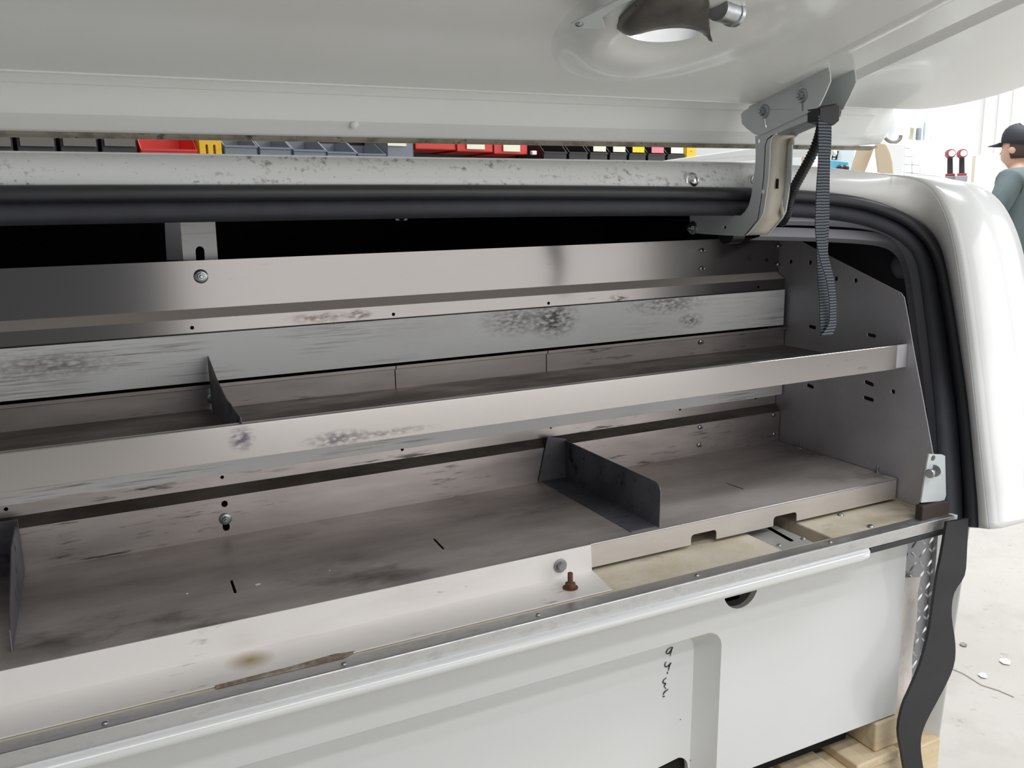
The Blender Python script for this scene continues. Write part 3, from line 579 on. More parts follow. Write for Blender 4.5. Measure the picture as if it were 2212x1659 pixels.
# paint chips lying on the lower tray
for k, (x, y, s, lab) in enumerate([(556, 1263, 1.0, 'larger white paint chip on the lower tray floor beside the slot'), (404, 1283, .42, 'tiny white paint speck on the lower tray floor, left of the slot'), (712, 1233, .35, 'tiny white paint speck on the lower tray floor, farthest right')]):
    p = onZ(x, y, ZT); a = MB().sheet([(-.0042, 0), (-.002, -.0028), (.003, -.0022), (.0052, .0012), (.002, .003), (-.002, .002)], [], lambda a, b: (a*s, b*s, 0), (0, 0, .0008))
    o = obj('paint_chip', a, M['chip']); o.location = p+np.array([0, 0, .0002]); tag(o, lab, 'paint chip', 'paint chips on the tray')

# ================================================================== HATCH LID
TH = math.radians(12.5); YC = 1.28; ZC = onY(800, 185, YC)[2]
dL = np.array([0, -math.cos(TH), math.sin(TH)]); nL = np.array([0, math.sin(TH), math.cos(TH)]); oL = np.array([0, YC, ZC])
def LP(u, w, h=0): return oL+np.array([u, 0, 0])+dL*w-nL*h            # h > 0 hangs below the panel
def onL(x, y):
    p = onP(x, y, oL, nL); return p[0], float(np.dot(p-oL, dL))
lid = thing('hatch_lid', 'raised white side hatch lid seen from below, with hinge arm and handle opening', 'hatch lid', loc=(.5, YC, ZC))
def lpart(name, mb, m, **k): return place(obj(name, mb, m, **k), lid)
UR = 1.665; WE = .74; rcn = .15
# mound and handle opening
def onLh(x, y, h):
    p = onP(x, y, oL-nL*h, nL); return p[0], float(np.dot(p-oL, dL))
HH = .016
hl, hr = onLh(1322, 86, HH), onLh(1552, 48, HH); ht, hb_ = onLh(1440, 38, HH), onLh(1440, 93, HH)
hc = ((hl[0]+hr[0])/2, (ht[1]+hb_[1])/2); ha = (hr[0]-hl[0])/2; hbw = abs(ht[1]-hb_[1])/2
mcx, mcw, ma, mb_ = .775, .30, .195, .235
g0, g1 = 1.196, 1.240
main = [(XL, 0), (g0, 0), (g0, WE), (XL, WE)]
lpart('inner_panel', MB().sheet(main, [circ(mcx, mcw, ma, 56, mb_)], lambda a, b: LP(a, b), tuple(nL*.012)), M['lid'])
cor = [(UR-rcn+rcn*math.sin(t), rcn-rcn*math.cos(t)) for t in np.linspace(0, math.pi/2, 10)]
lpart('rim_panel', MB().sheet([(g1, 0)]+cor+[(UR, WE), (g1, WE)], [], lambda a, b: LP(a, b), tuple(nL*.012)), M['lid'], bev=.003)
gs = [LP(g0, 0)+0, LP(g0, WE)]
gp = [(g0, 0), (g0+.006, -.003), (g0+.014, -.010), (g0+.026, -.010), (g1-.006, -.003), (g1, 0)]
lpart('groove', MB().loft([[LP(u, -.0, h) for u, h in gp], [LP(u, WE, h) for u, h in gp]]), M['lid'], smooth=60)
# raised stiffening pad edge along the right of the inner panel
u1 = 1.104
lpart('pad_edge', MB().loft([[LP(u1-.02, w, 0), LP(u1-.012, w, .0028), LP(u1-.002, w, .0032), LP(u1+.010, w, .0005), LP(u1+.016, w, -.0005)] for w in (.10, .2, .4, WE)]), M['lid'], smooth=60)
rings = []
NR = 56
def sm(t): t = max(0, min(1, t)); return t*t*(3-2*t)
for t in list(np.linspace(0, 1, 16))+[1.001, 1.002]:
    r = []
    for k in range(NR):
        an = 2*math.pi*k/NR; c, s_ = math.cos(an), math.sin(an); tt = min(1, t)
        ou = (mcx+ma*c, mcw+mb_*s_); iu = (hc[0]+ha*c, hc[1]+hbw*s_)
        u = ou[0]*(1-tt)+iu[0]*tt; w = ou[1]*(1-tt)+iu[1]*tt
        h = .030*sm(tt/.55)*(1-.55*sm(c))-.0*tt
        h = h+(HH-h)*sm((tt-.72)/.28)
        if t > 1.0015: h = -.012
        elif t > 1.0005: h = HH*.4
        r.append(LP(u, w, h))
    rings.append(r)
lpart('handle_mound', MB().loft(rings, True), M['lid'], smooth=70)
# dark steel dish on the near side of the opening
M['dish'] = mat('dark_steel_dish', (120, 117, 113), .38, .8, noise=[((30, 30, 30), 3, .4, .7, (92, 88, 84), .7)])
er = []
for k in range(29):
    an = math.radians(182-k*(182-10)/28); c, s_ = math.cos(an), math.sin(an); row = []
    for q_, hh in ((1.0, HH-.004), (1.0, HH+.003), (1.15, .026), (1.4, .034), (2.0, .039), (3.0, .040), (4.2, .038), (4.6, .026)):
        g = min(1, (q_-1)*1.1)*sm(s_/.3)
        row.append(LP(hc[0]+ha*(1+.26*g)*c-.022*(q_-1)*max(0, s_), hc[1]+hbw*(1+(q_-1)*max(0, s_))*s_, HH+(hh-HH)*sm(s_/.55)))
    er.append(row)
lpart('handle_dish', MB().loft(er), M['dish'], smooth=60, solid=.0015)
pl = [onLh(x, y, .03) for x, y in ((1232, 50), (1244, 57), (1308, 60), (1300, 36), (1330, 12), (1372, -6), (1340, -6))]
lpart('handle_tab', MB().sheet(pl, [], lambda a, b: LP(a, b, .029), tuple(-nL*.003)), M['greypaint'], bev=.001)
p = onLh(1241, 50, .03); lpart('handle_screw', MB().lathe([(.0052, 0), (.005, .0015), (.0025, .003), (.0003, .0032)], LP(p[0]+.004, p[1]+.004, .0325), -nL, 12), M['steel'], smooth=50)
for x, y in ((1373, 13),):
    p = onLh(x, y, .028); lpart('dish_slot', MB().box(LP(p[0], p[1], .028)-np.array([.004, .008, .002]), LP(p[0], p[1], .028)+np.array([.004, .008, .002])), M['dark'], bev=.001)
a = onLh(1550, 18, .034); b = onLh(1584, 24, .034); A = LP(a[0], a[1], .034); B = LP(b[0], b[1], .034); dv = (B-A)/np.linalg.norm(B-A)
lpart('lock_barrel', MB().lathe([(.010, .002), (.0125, 0), (.0145, .0), (.0145, .032), (.016, .033), (.016, .040), (.013, .042), (.0003, .042)], A, dv+np.array([0, .25, 0]), 22), M['steel'], smooth=40)
# far rim (turned-down hinge side), with the dirty raw edge
rows = [(YC, 185, 1931, 239), (1.33, 185.6, 1931, 240), (1.372, 188, 1930, 242), (1.379, 206, 1926, 250), (1.392, 262, 1918, 266), (1.398, 270, 1914, 272), (1.410, 290, 1904, 296), (1.412, 296, 1898, 303)]
xs = np.linspace(0, 1, 30); rr = []
for Y, py, ex, ey in rows:
    z = onY(800, py, Y)[2]; xe = onY(ex, ey, Y)[0]; rr.append([(XL+(xe-XL)*t, Y-.0*t, z+ (0 if t < .97 else (t-.97)*.2)) for t in xs])
lpart('hinge_rim', MB().loft(rr), M['lid'], smooth=50, solid=.004)
rr = []
for Y, py, ex, ey in [(1.412, 295.5, 1898, 303), (1.411, 302, 1891, 312), (1.415, 308, 1880, 317), (1.440, 308.5, 1878, 318)]:
    z = onY(800, py, Y)[2]; xe = onY(ex, ey, Y)[0]; rr.append([(XL+(xe-XL)*t, Y, z) for t in xs])
lpart('raw_edge', MB().loft(rr), M['rawedge'], smooth=40)
# shallow raised field pressed into the rim, ending short of the corner
f0, f1 = onY(1888, 243, 1.38), onY(1862, 286, 1.392)
def rimz(Y): return np.interp(Y, [r[0] for r in rows], [onY(800, r[1], r[0])[2] for r in rows])
lpart('rim_field', MB().sheet([(XL, 1.3785), (f0[0], 1.3785), (f1[0], 1.3918), (XL, 1.3918)], [], lambda a, b: (a, b-.002, rimz(b)-.003), (0, .001, .004)), M['lid'], bev=.0015)
p = onY(763, 270, 1.396); lpart('resin_drip', MB().lathe([(.0002, -.006), (.005, -.005), (.007, 0), (.006, .005), (.002, .008), (.0002, .009)], p+np.array([0, -.002, 0]), (.5, -.3, .6), 10), M['chip'], smooth=60)
# --- hinge arm
XA, XB = 1.134, 1.190
arm_px = [(1631, 293.5), (1632, 330), (1631, 361), (1626, 392), (1623, 421), (1617, 444), (1608, 458), (1600, 465.5), (1560, 464.5), (1526, 462.5), (1520, 456), (1518, 447), (1490, 447), (1489.5, 488), (1500, 503), (1513, 505), (1560, 508), (1600, 510), (1611, 508.5), (1620, 500), (1642, 473), (1649, 459), (1655, 421), (1659.5, 382), (1662, 339), (1662.5, 312), (1666, 298), (1676, 288), (1700, 277), (1740, 262), (1765, 249), (1768, 236), (1700, 262), (1638, 293.5)]
ap = [tuple(onX(x, y, XA)[1:]) for x, y in arm_px]
def hole_at(x, y, r): p = onX(x, y, XA); return circ(p[1], p[2], r, 10)
arm = obj('hinge_arm', MB().sheet(ap, [hole_at(1638, 305, .0042), hole_at(1565, 491, .004)], lambda a, b: (XA, a, b), (.003, 0, 0)), M['greypaint'], bev=.0006); place(arm, lid)
def asub(name, mb, m, **k): o = obj(name, mb, m, **k); o.parent = arm; return o
asub('arm_cheek', MB().sheet(ap, [], lambda a, b: (XB, a, b), (-.003, 0, 0)), M['greypaint'], bev=.0006)
fe = [(1614, 507), (1621, 499), (1642, 473), (1649, 459), (1655, 421), (1659.5, 382), (1662, 339), (1663, 311), (1668, 297), (1680, 288)]
fe = [onX(x, y, XA) for x, y in fe]
off = np.array([0, .012, -.002])
asub('arm_web', MB().loft([[p+off*(1.0 if i > 2 else .5), p+off*(1.0 if i > 2 else .5)+np.array([XB-XA, 0, 0])] for i, p in enumerate(fe)]), M['cream'], solid=.002, smooth=40)
for x, y in [(1680, 393), (1686, 393)]:
    p = onX(x, y, 1.165); asub('web_slot', MB().box((p[0]-.0016, p[1]+.006, p[2]-.012), (p[0]+.0016, p[1]+.0105, p[2]+.006)), M['dark'])
for x0, y0 in ((1688, 432), (1690, 452), (1712, 298)):
    p = onX(x0, y0, XB-.004); asub('weld_bead', MB().lathe([(.0002, -.014), (.0035, -.010), (.0045, 0), (.004, .008), (.0002, .013)], p, (.1, .3, 1), 8), M['cream'], smooth=60)
mk = [(1600.5, 247), (1605, 241), (1617, 233.5), (1790, 143.5), (1793, 158), (1794, 175), (1781, 206), (1767, 234), (1700, 264), (1638, 293.6), (1628, 289), (1612, 277), (1603, 267.5)]
mp_ = [tuple(onX(x, y, XA-.003)[1:]) for x, y in mk]
def sl(x, y, x2, y2, r): a, b = onX(x, y, XA-.003), onX(x2, y2, XA-.003); return slot2(a[1], a[2], b[1], b[2], r)
br = MB().sheet(mp_, [sl(1650, 240, 1654, 273, .0033), sl(1730, 190, 1733, 236, .0033)], lambda a, b: (XA-.0035, a, b), (.003, 0, 0))
mp2 = [tuple(onX(x, y, XA)[1:]) for x, y in mk]
br.sheet(mp2, [], lambda a, b: (XB+.004, a, b), (-.003, 0, 0))
ta, tb = onX(1617, 233.5, XA-.003), onX(1790, 143.5, XA-.003)
br.add([ta, tb, tb+np.array([XB-XA+.007, 0, 0]), ta+np.array([XB-XA+.007, 0, 0]), ta+np.array([0, 0, .003]), tb+np.array([0, 0, .003]), tb+np.array([XB-XA+.007, 0, .003]), ta+np.array([XB-XA+.007, 0, .003])],
       [(0, 1, 2, 3), (7, 6, 5, 4), (0, 4, 5, 1), (1, 5, 6, 2), (2, 6, 7, 3), (3, 7, 4, 0)])
asub('mounting_bracket', br, M['greypaint'], bev=.0006)
def afix(x, y, X, ax, s=1, m=nutm, nm='bracket_nut'):
    o = obj(nm, m, None); o.matrix_basis = frame(onX(x, y, X), ax) @ Matrix.Scale(s, 4); o.parent = arm
afix(1651, 241, XA-.0035, (-1, 0, 0), 1.15); afix(1733, 207, XA-.0035, (-1, 0, 0), 1.1); afix(1497, 492, XA, (-1, -.1, 0), 1.2, nm='pivot_bolt')
p = onX(1578, 498, 1.16); asub('bump_stop', MB().lathe([(.0005, 0), (.026, 0), (.026, .03), (.0005, .03)], p+np.array([-.012, 0, 0]), (1, 0, 0), 20), M['blackplastic'], smooth=50)
p = onX(1648, 414, XA); asub('arm_rivet', MB().lathe([(.0042, 0), (.003, .0015), (.0002, .002)], p, (-1, 0, 0), 10), M['whitebox'])

# ================================================================== PULL STRAP, WIRE LOOM
YS_ = 1.128
clip = [onY(x, y, YS_+.006) for x, y in ((1764, 232), (1798, 225), (1808, 232), (1806, 262), (1794, 272), (1764, 262))]
ps = thing('pull_strap', 'ribbed grey webbing pull strap hanging in a loop from the hinge bracket', 'strap', loc=tuple(onY(1785, 250, YS_)))
place(obj('strap_clip', MB().sheet([(p[0], p[2]) for p in clip], [], lambda a, b: (a, YS_-.002, b), (0, .03, 0)), M['blackplastic'], bev=.002), ps)
def strapy(cl, hw_, ys):
    P = smooth_path([onY(x, y, Y) for (x, y), Y in zip(cl, ys)], 4); Hw = smooth_path([np.array([h*1.62/1873, 0, d]) for h, d in hw_], 4)
    return MB().ribbon(P, Hw, [np.array([0, .0009, 0])]*len(P))
fa = [(1782, 250), (1781, 280), (1780, 310), (1779, 350), (1775, 400), (1773, 440), (1772, 480), (1774, 520), (1781, 560), (1792, 600), (1798, 640), (1799, 680), (1796, 705), (1785, 724)]
fh = [(17, 0), (16, 0), (15, 0), (14, 0), (13.5, 0), (13, 0), (13.5, 0), (13, 0), (11, .002), (9, .003), (9, .003), (9, .002), (12, .0), (16, 0)]
place(obj('front_webbing', strapy(fa, fh, [YS_]*14), M['web']), ps)
ba = [(1784, 255), (1784, 300), (1783, 350), (1781, 400), (1780, 450), (1778, 500), (1776, 550), (1778, 600), (1781, 650), (1783, 690), (1785, 725)]
bh = [(14, 0), (14, 0), (12, 0), (13, 0), (14, 0), (15, 0), (15, 0), (15, 0), (14, 0), (15, 0), (16, 0)]
place(obj('rear_webbing', strapy(ba, bh, [YS_+.012, YS_+.014, YS_+.014, YS_+.016, YS_+.018, YS_+.02, YS_+.022, YS_+.022, YS_+.018, YS_+.010, YS_+.003]), M['web']), ps)
wl = thing('wire_loom', 'black corrugated wire loom running diagonally behind the pull strap', 'cable', loc=tuple(onY(1735, 370, 1.24)))
P = smooth_path([onY(x, y, Y) for x, y, Y in [(1776, 268, 1.16), (1768, 300, 1.18), (1752, 338, 1.20), (1733, 373, 1.225), (1716, 405, 1.25), (1706, 432, 1.27), (1700, 460, 1.30), (1690, 480, 1.36)]], 22)
rad = [.0072 if (i//2) % 2 else .0094 for i in range(len(P))]
place(obj('corrugated_sleeve', MB().tube(P, rad, 10), M['blackplastic'], smooth=30), wl)
place(obj('cable_tie', MB().tube([onY(x, y, 1.262) for x, y in ((1697, 411), (1703, 416), (1712, 420), (1720, 418), (1724, 413))], .0022, 6), M['blackplastic']), wl)

# ================================================================== PALLET
pal = thing('wooden_pallet', 'worn wooden pallet carrying the truck cap', 'pallet', loc=(1.3, 1.3, 0))
def plank(p0, p1, w, z, th, rot=0):
    o = obj('board', MB().box((-p1/2, -w/2, 0), (p1/2, w/2, th)), M['wood'], bev=.003); o.location = (p0[0], p0[1], z); o.rotation_euler[2] = rot
    o.parent = pal; o.matrix_parent_inverse = Matrix.Translation(pal.location).inverted()
for i, xx in enumerate([-.55, -.40, -.20, .02, .24, .46, .68, .90, 1.12, 1.245, 1.40]):
    plank((xx, 1.79), 1.30, .125 if i != 9 else .10, .118, .02, math.pi/2)
for yb in (1.19, 1.65, 2.3): plank((.5, yb), 2.2, .09, .02, .098)
for yb in (1.19, 1.7, 2.3): plank((.5, yb), 2.2, .10, 0, .02)
tbx = thing('timber_block', 'pale timber block lying on the pallet under the right panel corner', 'timber', loc=(1.46, 1.2, .138))
place(obj('block', MB().box((1.405, 1.155, .1385), (1.53, 1.26, .205)), M['wood'], bev=.004), tbx)

# ================================================================== BACKGROUND: BIN RACK
Dr = np.array([math.sin(math.radians(80)), math.cos(math.radians(80)), 0]); R0 = np.array([-.2, 3.6, 0]); Nr = np.array([-Dr[1], Dr[0], 0])
def rk(x, y, off=0): return onP(x, y, R0+Nr*off, Nr)
def tpos(p): return float(np.dot(p-R0, Dr))
angR = math.atan2(Dr[1], Dr[0])
def binmesh(w, h, d, lipf=.45):
    g = MB(); t = .004
    # front at y=0, open hopper front, base z=0
    g.box((0, 0, 0), (w, d, t)); g.box((0, d-t, 0), (w, d, h)); g.box((0, 0, 0), (w, t, h*lipf))
    side = [(0, 0), (d, 0), (d, h), (d*.45, h), (.0, h*lipf)]
    g.sheet(side, [], lambda a, b: (0, a, b), (t, 0, 0)); g.sheet(side, [], lambda a, b: (w-t, a, b), (t, 0, 0))
    g.box((.0, -.006, h*lipf-.008), (w, .002, h*lipf))
    return g
def binthing(x0, x1, zbase, h, m, label, lab=None, lipf=.45, window=None, wz=0, grp='storage bins on the rack'):
    t0, t1 = tpos(rk(x0, 320)), tpos(rk(x1, 320)); w = t1-t0; p = R0+Dr*t0
    t = thing('storage_bin', label, 'bin', grp, loc=(p[0], p[1], zbase)); t.rotation_euler[2] = angR
    obj('shell', binmesh(w, h, .22, lipf), m, t)
    if window: obj('window', MB().box((.008, -.014, wz-zbase), (w-.008, -.007, h*lipf+.04)), window, t)
    if lab:
        a, b, z0, z1, mm = lab; obj('label', MB().box((w*a, -.0085, z0), (w*b, -.0062, z1)), mm, t)
    return t
zr = lambda y, x=600: rk(x, y)[2]
zsh = zr(332, 150)-.02
for k, (a, b, nm) in enumerate([(-50, 29, 'black bin with smoky window at the far left of the rack'), (38, 122, 'black bin with smoky window, second on the rack'), (131, 212, 'black bin with smoky window, third on the rack'), (220, 296, 'black bin with smoky window beside the dark red bin')]):
    binthing(a, b, zsh-.05, .16, M['black'], nm, lipf=.8, window=M['smoke'], wz=zr(316.5, (a+b)/2))
binthing(303, 425, zr(345, 360), .16, M['red'], 'large open red bin with dark inside, beside the yellow upright', lipf=.25)
for k, (a, b) in enumerate([(484, 556), (560, 629), (633, 704), (706, 769), (772, 832)]):
    zz = [313, 317, 322, 327, 331][k]
    nm = ['first grey bin right of the yellow upright, with paper label', 'second grey bin right of the yellow upright', 'third grey bin, middle of the grey row', 'fourth grey bin in the grey row', 'last grey bin, next to the red bins'][k]
    zt_ = zr(zz, a); binthing(a, b, zt_-.09, .14, M['grey'], nm, lipf=.64, lab=(.15, .8, .02, .05, M['label']) if k == 0 else None)
for k, (a, b) in enumerate([(836, 893), ]):
    binthing(a, b, zr(330, a)-.02, .14, M['grey'], 'grey bin with pale label just left of the red bins', lipf=.9, lab=(.0, .7, .05, .12, M['label']))
for k, (a, b, nm) in enumerate([(897, 984, 'left one of the three bright red bins'), (987, 1064, 'middle one of the three bright red bins, with paper label'), (1067, 1139, 'right one of the three bright red bins, with paper label')]):
    zt_ = zr([322, 327, 332][k], a); binthing(a, b, zt_, .14, M['red'], nm, lipf=.8, lab=(.25, .75, .012, .06, M['label']) if k else None)
xs_ = [1172, 1227, 1272, 1315, 1357, 1398, 1440, 1482]
lbm = [None, None, M['label'], M['label'], M['labelyel'], M['labelpink'], M['label']]
for k in range(7):
    nm = ['black bin right beside the bright red bins', 'second black bin right of the red bins', 'black bin with a sliver of white label, third right of the red bins', 'black bin with white label, left of the yellow label', 'black bin with yellow label', 'black bin with pink label', 'black bin with white label beside the thin yellow post'][k]
    yb = 316+3.0*k; zz = rk(xs_[k], 327+1.0*k)[2]
    binthing(xs_[k]+2, xs_[k+1]-3, zz-.10, .20, M['black'], nm, lipf=.5, lab=(.15, .85, .105, .15, lbm[k]) if lbm[k] else None)
rack = thing('bin_rack', 'yellow and black rack holding the storage bins behind the truck cap', 'rack', loc=tuple(R0))
rack.rotation_euler[2] = angR
def upright(x0, x1, label, slots=True):
    a, b = tpos(rk(x0, 320)), tpos(rk(x1, 320)); p = R0+Dr*a; w = b-a
    hs = []
    zc = zr(321, x0)
    if slots:
        for q in (.33, .67): hs.append(slot2(w*q, zc-.055, w*q, zc+.012, .0045))
    else: hs.append(circ(w*.45, zc-.015, .004, 10))
    o = obj('upright', MB().sheet([(0, 0), (w, 0), (w, 1.75), (0, 1.75)], hs, lambda u, v: (u, 0, v), (0, .05, 0)), M['yellow'], rack, bev=.002); o.location = (a, 0, 0)
upright(431, 479, 'yellow slotted rack upright between the red bin and the grey bins'); upright(1484, 1504, 'thin yellow rack post right of the black bins', False)
a, b = tpos(rk(-120, 320)), tpos(rk(1500, 320)); p = R0+Dr*a
o = obj('back_panel', MB().box((a, .24, .1), (b, .26, 1.72)), M['black'], rack)
o = obj('foot_rail', MB().box((a, .1, 0), (b, .3, .1)), M['black'], rack)
p1 = rk(1144, 335); o = obj('bin_clip', MB().box((0, 0, 0), (.03, .02, .02)), M['whitebox'], bev=.004); o.location = p1+np.array([0, -.03, 0]); o.rotation_euler[2] = angR; tag(o, 'small white clip between the red and black bins', 'clip')

# ================================================================== BACKGROUND: RIGHT SIDE
def slab(name, px, d, th, m, label, cat, group=None, bev=.004, ground=None):
    """a board: outline on a plane facing the aisle at its own distance, with thickness"""
    n = np.array([ray(1900, 430)[0], ray(1900, 430)[1], 0]); n /= np.linalg.norm(n); c = deep(px[0][0], px[0][1], d)
    P = [onP(x, y, c, n) for x, y in px]; e = np.array([n[1], -n[0], 0])
    q = [(float(np.dot(p, e)), p[2]) for p in P]
    if ground is not None:
        ks = sorted(range(len(q)), key=lambda k: q[k][1])[:2]
        q = [(a, ground if k in ks else b) for k, (a, b) in enumerate(q)]
    base = c-e*np.dot(c, e); base[2] = 0
    bx_ = min(a for a, b in q); bz = min(b for a, b in q)
    g = MB().sheet([(a-bx_, b-bz) for a, b in q], [], lambda a, b: e*a+np.array([0, 0, b]), tuple(n*th))
    o = obj(name, g, m, bev=bev); o.location = base+e*bx_+np.array([0, 0, bz])
    if label: tag(o, label, cat, group)
    return o
def ext(px, d, zb=0.0):          # continue an outline down to a resting height
    return px
# long pale panel behind the arm
slab('white_counter', [(1432, 347), (1640, 318), (1800, 296), (1800, 326), (1640, 335), (1510, 347), (1510, 365), (1432, 365)], 4.2, .4, M['whitebox'], 'long white slanting counter behind the hinge arm', 'counter', ground=0)
slab('grey_edge_strip', [(1500, 346), (1640, 321), (1640, 329), (1520, 347)], 4.18, .01, mat('pale_grey_strip', (196, 192, 190), .6), 'pale grey strip along the slanting white counter', 'strip')
slab('white_backing_board', [(1500, 280), (1740, 280), (1740, 1000), (1500, 1000)], 6.0, .05, M['whitebox'], 'plain white board standing behind the slanting white counter', 'board', ground=0)
slab('work_bench', [(1690, 440), (1834, 440), (1834, 700), (1690, 700)], 4.85, .6, M['whitebox'], 'white work bench under the pale blue crate', 'bench', ground=0)
zbn = deep(1690, 440, 4.85)[2]
slab('blue_crate', [(1780, 344), (1833, 350), (1830, 430), (1780, 430)], 4.9, .2, M['blue'], 'pale blue plastic crate seen through the gap right of the strap', 'crate', ground=zbn)
wc = slab('white_carton', [(1796, 322), (1846, 322), (1842, 420), (1792, 420)], 5.15, .2, M['whitebox'], 'white carton behind the pale blue crate with a black number card', 'carton', ground=zbn)
sg = slab('number_card', [(1799, 326), (1812, 326), (1808, 345), (1796, 345)], 5.14, .006, M['blackplastic'], None, None, bev=.0005); place(sg, wc)
for dy in (0, 6, 12):
    q = slab('digit', [(1801-dy*.2, 329+dy), (1807-dy*.2, 329+dy), (1806-dy*.2, 332+dy), (1801-dy*.2, 332+dy)], 5.13, .002, M['whitebox'], None, None, bev=0)
    bpy.context.view_layer.update(); q.parent = sg; q.matrix_parent_inverse = sg.matrix_world.inverted()
for x in (1815, 1826):
    p = deep(x, 362, 4.93); p[2] = deep(x, 348, 4.9)[2]+.012
    o = obj('black_knob', MB().lathe([(.0005, -.012), (.018, -.010), (.022, .004), (.014, .016), (.0005, .02)], (0, 0, 0), (0, 0, 1), 14), M['blackplastic'], smooth=50); o.location = deep(x, 364, 4.86)
    tag(o, 'small black knob, %s of the two on the pale blue crate' % ('left' if x < 1820 else 'right'), 'knob', 'knobs on the crate')
slab('pink_box', [(1731, 335), (1746, 334), (1744, 430), (1733, 430)], 5.0, .08, mat('pinkish_card', (206, 176, 166), .6), 'small pinkish box beside the wire loom', 'box', ground=zbn)
slab('beige_board', [(1851, 320), (1890, 316), (1868, 372), (1863, 430), (1820, 430), (1836, 370)], 4.3, .04, M['beige'], 'leaning beige board, left of the curved one', 'board', 'beige boards', ground=0)
slab('beige_board', [(1888, 312), (1902, 308), (1915, 311), (1924, 330), (1929, 352), (1931, 377), (1933, 440), (1893, 440), (1896, 377)], 4.2, .05, M['beige'], 'curved beige board standing right of the leaning one', 'board', 'beige boards', bev=.01, ground=0)
# tall white cabinet carrying drawers, tools and cans
slab('white_cabinet', [(1935, 397), (2104, 395), (2100, 760), (1935, 760)], 6.9, .5, M['whitebox'], 'tall white cabinet behind the truck cap under the drawer stack', 'cabinet', ground=0)
dc = thing('drawer_stack', 'stack of small white drawers on the tall white cabinet', 'drawer stack', loc=tuple(deep(2000, 396, 6.85)))
for r_ in range(5):
    for c_ in range(5):
        x = 1953+c_*17.4; y = 303+r_*17.6+c_*1.2
        d = slab('drawer', [(x, y), (x+16.4, y+1.2), (x+16.4, y+17.6), (x, y+16.4)], 6.88, .25, M['whitebox'], None, None, bev=.004); place(d, dc)
place(slab('carcass', [(1952, 301), (2041, 307), (2041, 395), (1952, 392)], 6.9, .24, M['whitebox'], None, None), dc)
def can(name, x0, x1, y0, y1, d, m, label, cat, prof=None, zb=None):
    a, b = deep((x0+x1)/2, y1, d), deep((x0+x1)/2, y0, d); r = (x1-x0)/2/FPX*d
    if zb is not None: a[2] = zb
    h = b[2]-a[2]
    o = obj(name, MB().lathe([(r*q, h*z) for q, z in (prof or [(.02, 0), (.95, 0), (1, .03), (1, .9), (.85, .96), (.8, 1), (.02, 1)])], (0, 0, 0), (0, 0, 1), 20), m, smooth=40); o.location = a
    return tag(o, label, cat)
zdr = deep(1990, 305.5, 6.88)[2]
slab('olive_tin', [(1965.5, 274), (1975, 276.5), (1972.5, 299), (1963.5, 298)], 6.95, .06, mat('olive_tin_paint', (150, 150, 126), .5), 'olive rectangular tin on the drawer stack, left of the grey can', 'tin', ground=zdr)
can('grey_can', 1978, 1989, 277, 300, 7.0, mat('slate_can', (110, 118, 126), .4), 'slate grey can on the drawer stack', 'can', zb=zdr)
can('caulk_tube', 1993.5, 2002, 250, 301, 7.0, mat('pale_grey_tube', (178, 184, 190), .4), 'tall pale grey caulk tube on the drawer stack', 'tube', [(.02, 0), (.9, 0), (.9, .05), (1, .06), (1, .7), (.9, .74), (.3, .8), (.18, 1), (.02, 1)], zb=zdr)
can('pink_roll', 2010.5, 2028, 288, 304, 7.0, mat('pinkish_roll', (222, 208, 204), .6), 'pale pinkish roll on the drawer stack, rightmost', 'roll', zb=zdr)
slab('white_locker', [(1912, 309), (1952, 312), (1952, 700), (1912, 700)], 5.75, .4, M['whitebox'], 'white locker under the white drum, right of the curved beige board', 'locker', ground=0)
zlk = deep(1930, 310.5, 5.75)[2]
can('white_drum', 1919, 1962, 242, 308, 5.95, M['whitebox'], 'large white plastic drum on the locker beside the lid corner', 'drum', [(.02, 0), (.7, 0), (.86, .1), (1, .3), (1, .75), (.8, .95), (.4, 1), (.02, 1)], zb=zlk)
P = [deep(x, y, 5.78) for x, y in [(1912, 298), (1918, 303), (1927, 307), (1937, 306), (1944, 300), (1946, 293)]]
o = obj('grey_hose', MB().tube(smooth_path([p-P[0] for p in P], 4), .012, 8), mat('grey_hose_rubber', (110, 106, 100), .6), smooth=60); o.location = P[0]; tag(o, 'grey hose curling under the white drum', 'hose')
slab('beige_carton', [(2108, 335), (2160, 330), (2160, 420), (2106, 420)], 7.6, .3, mat('pale_carton', (222, 214, 196), .7), 'pale beige carton behind the person', 'carton', ground=0)
zcb = deep(2060, 395.7, 6.9)[2]
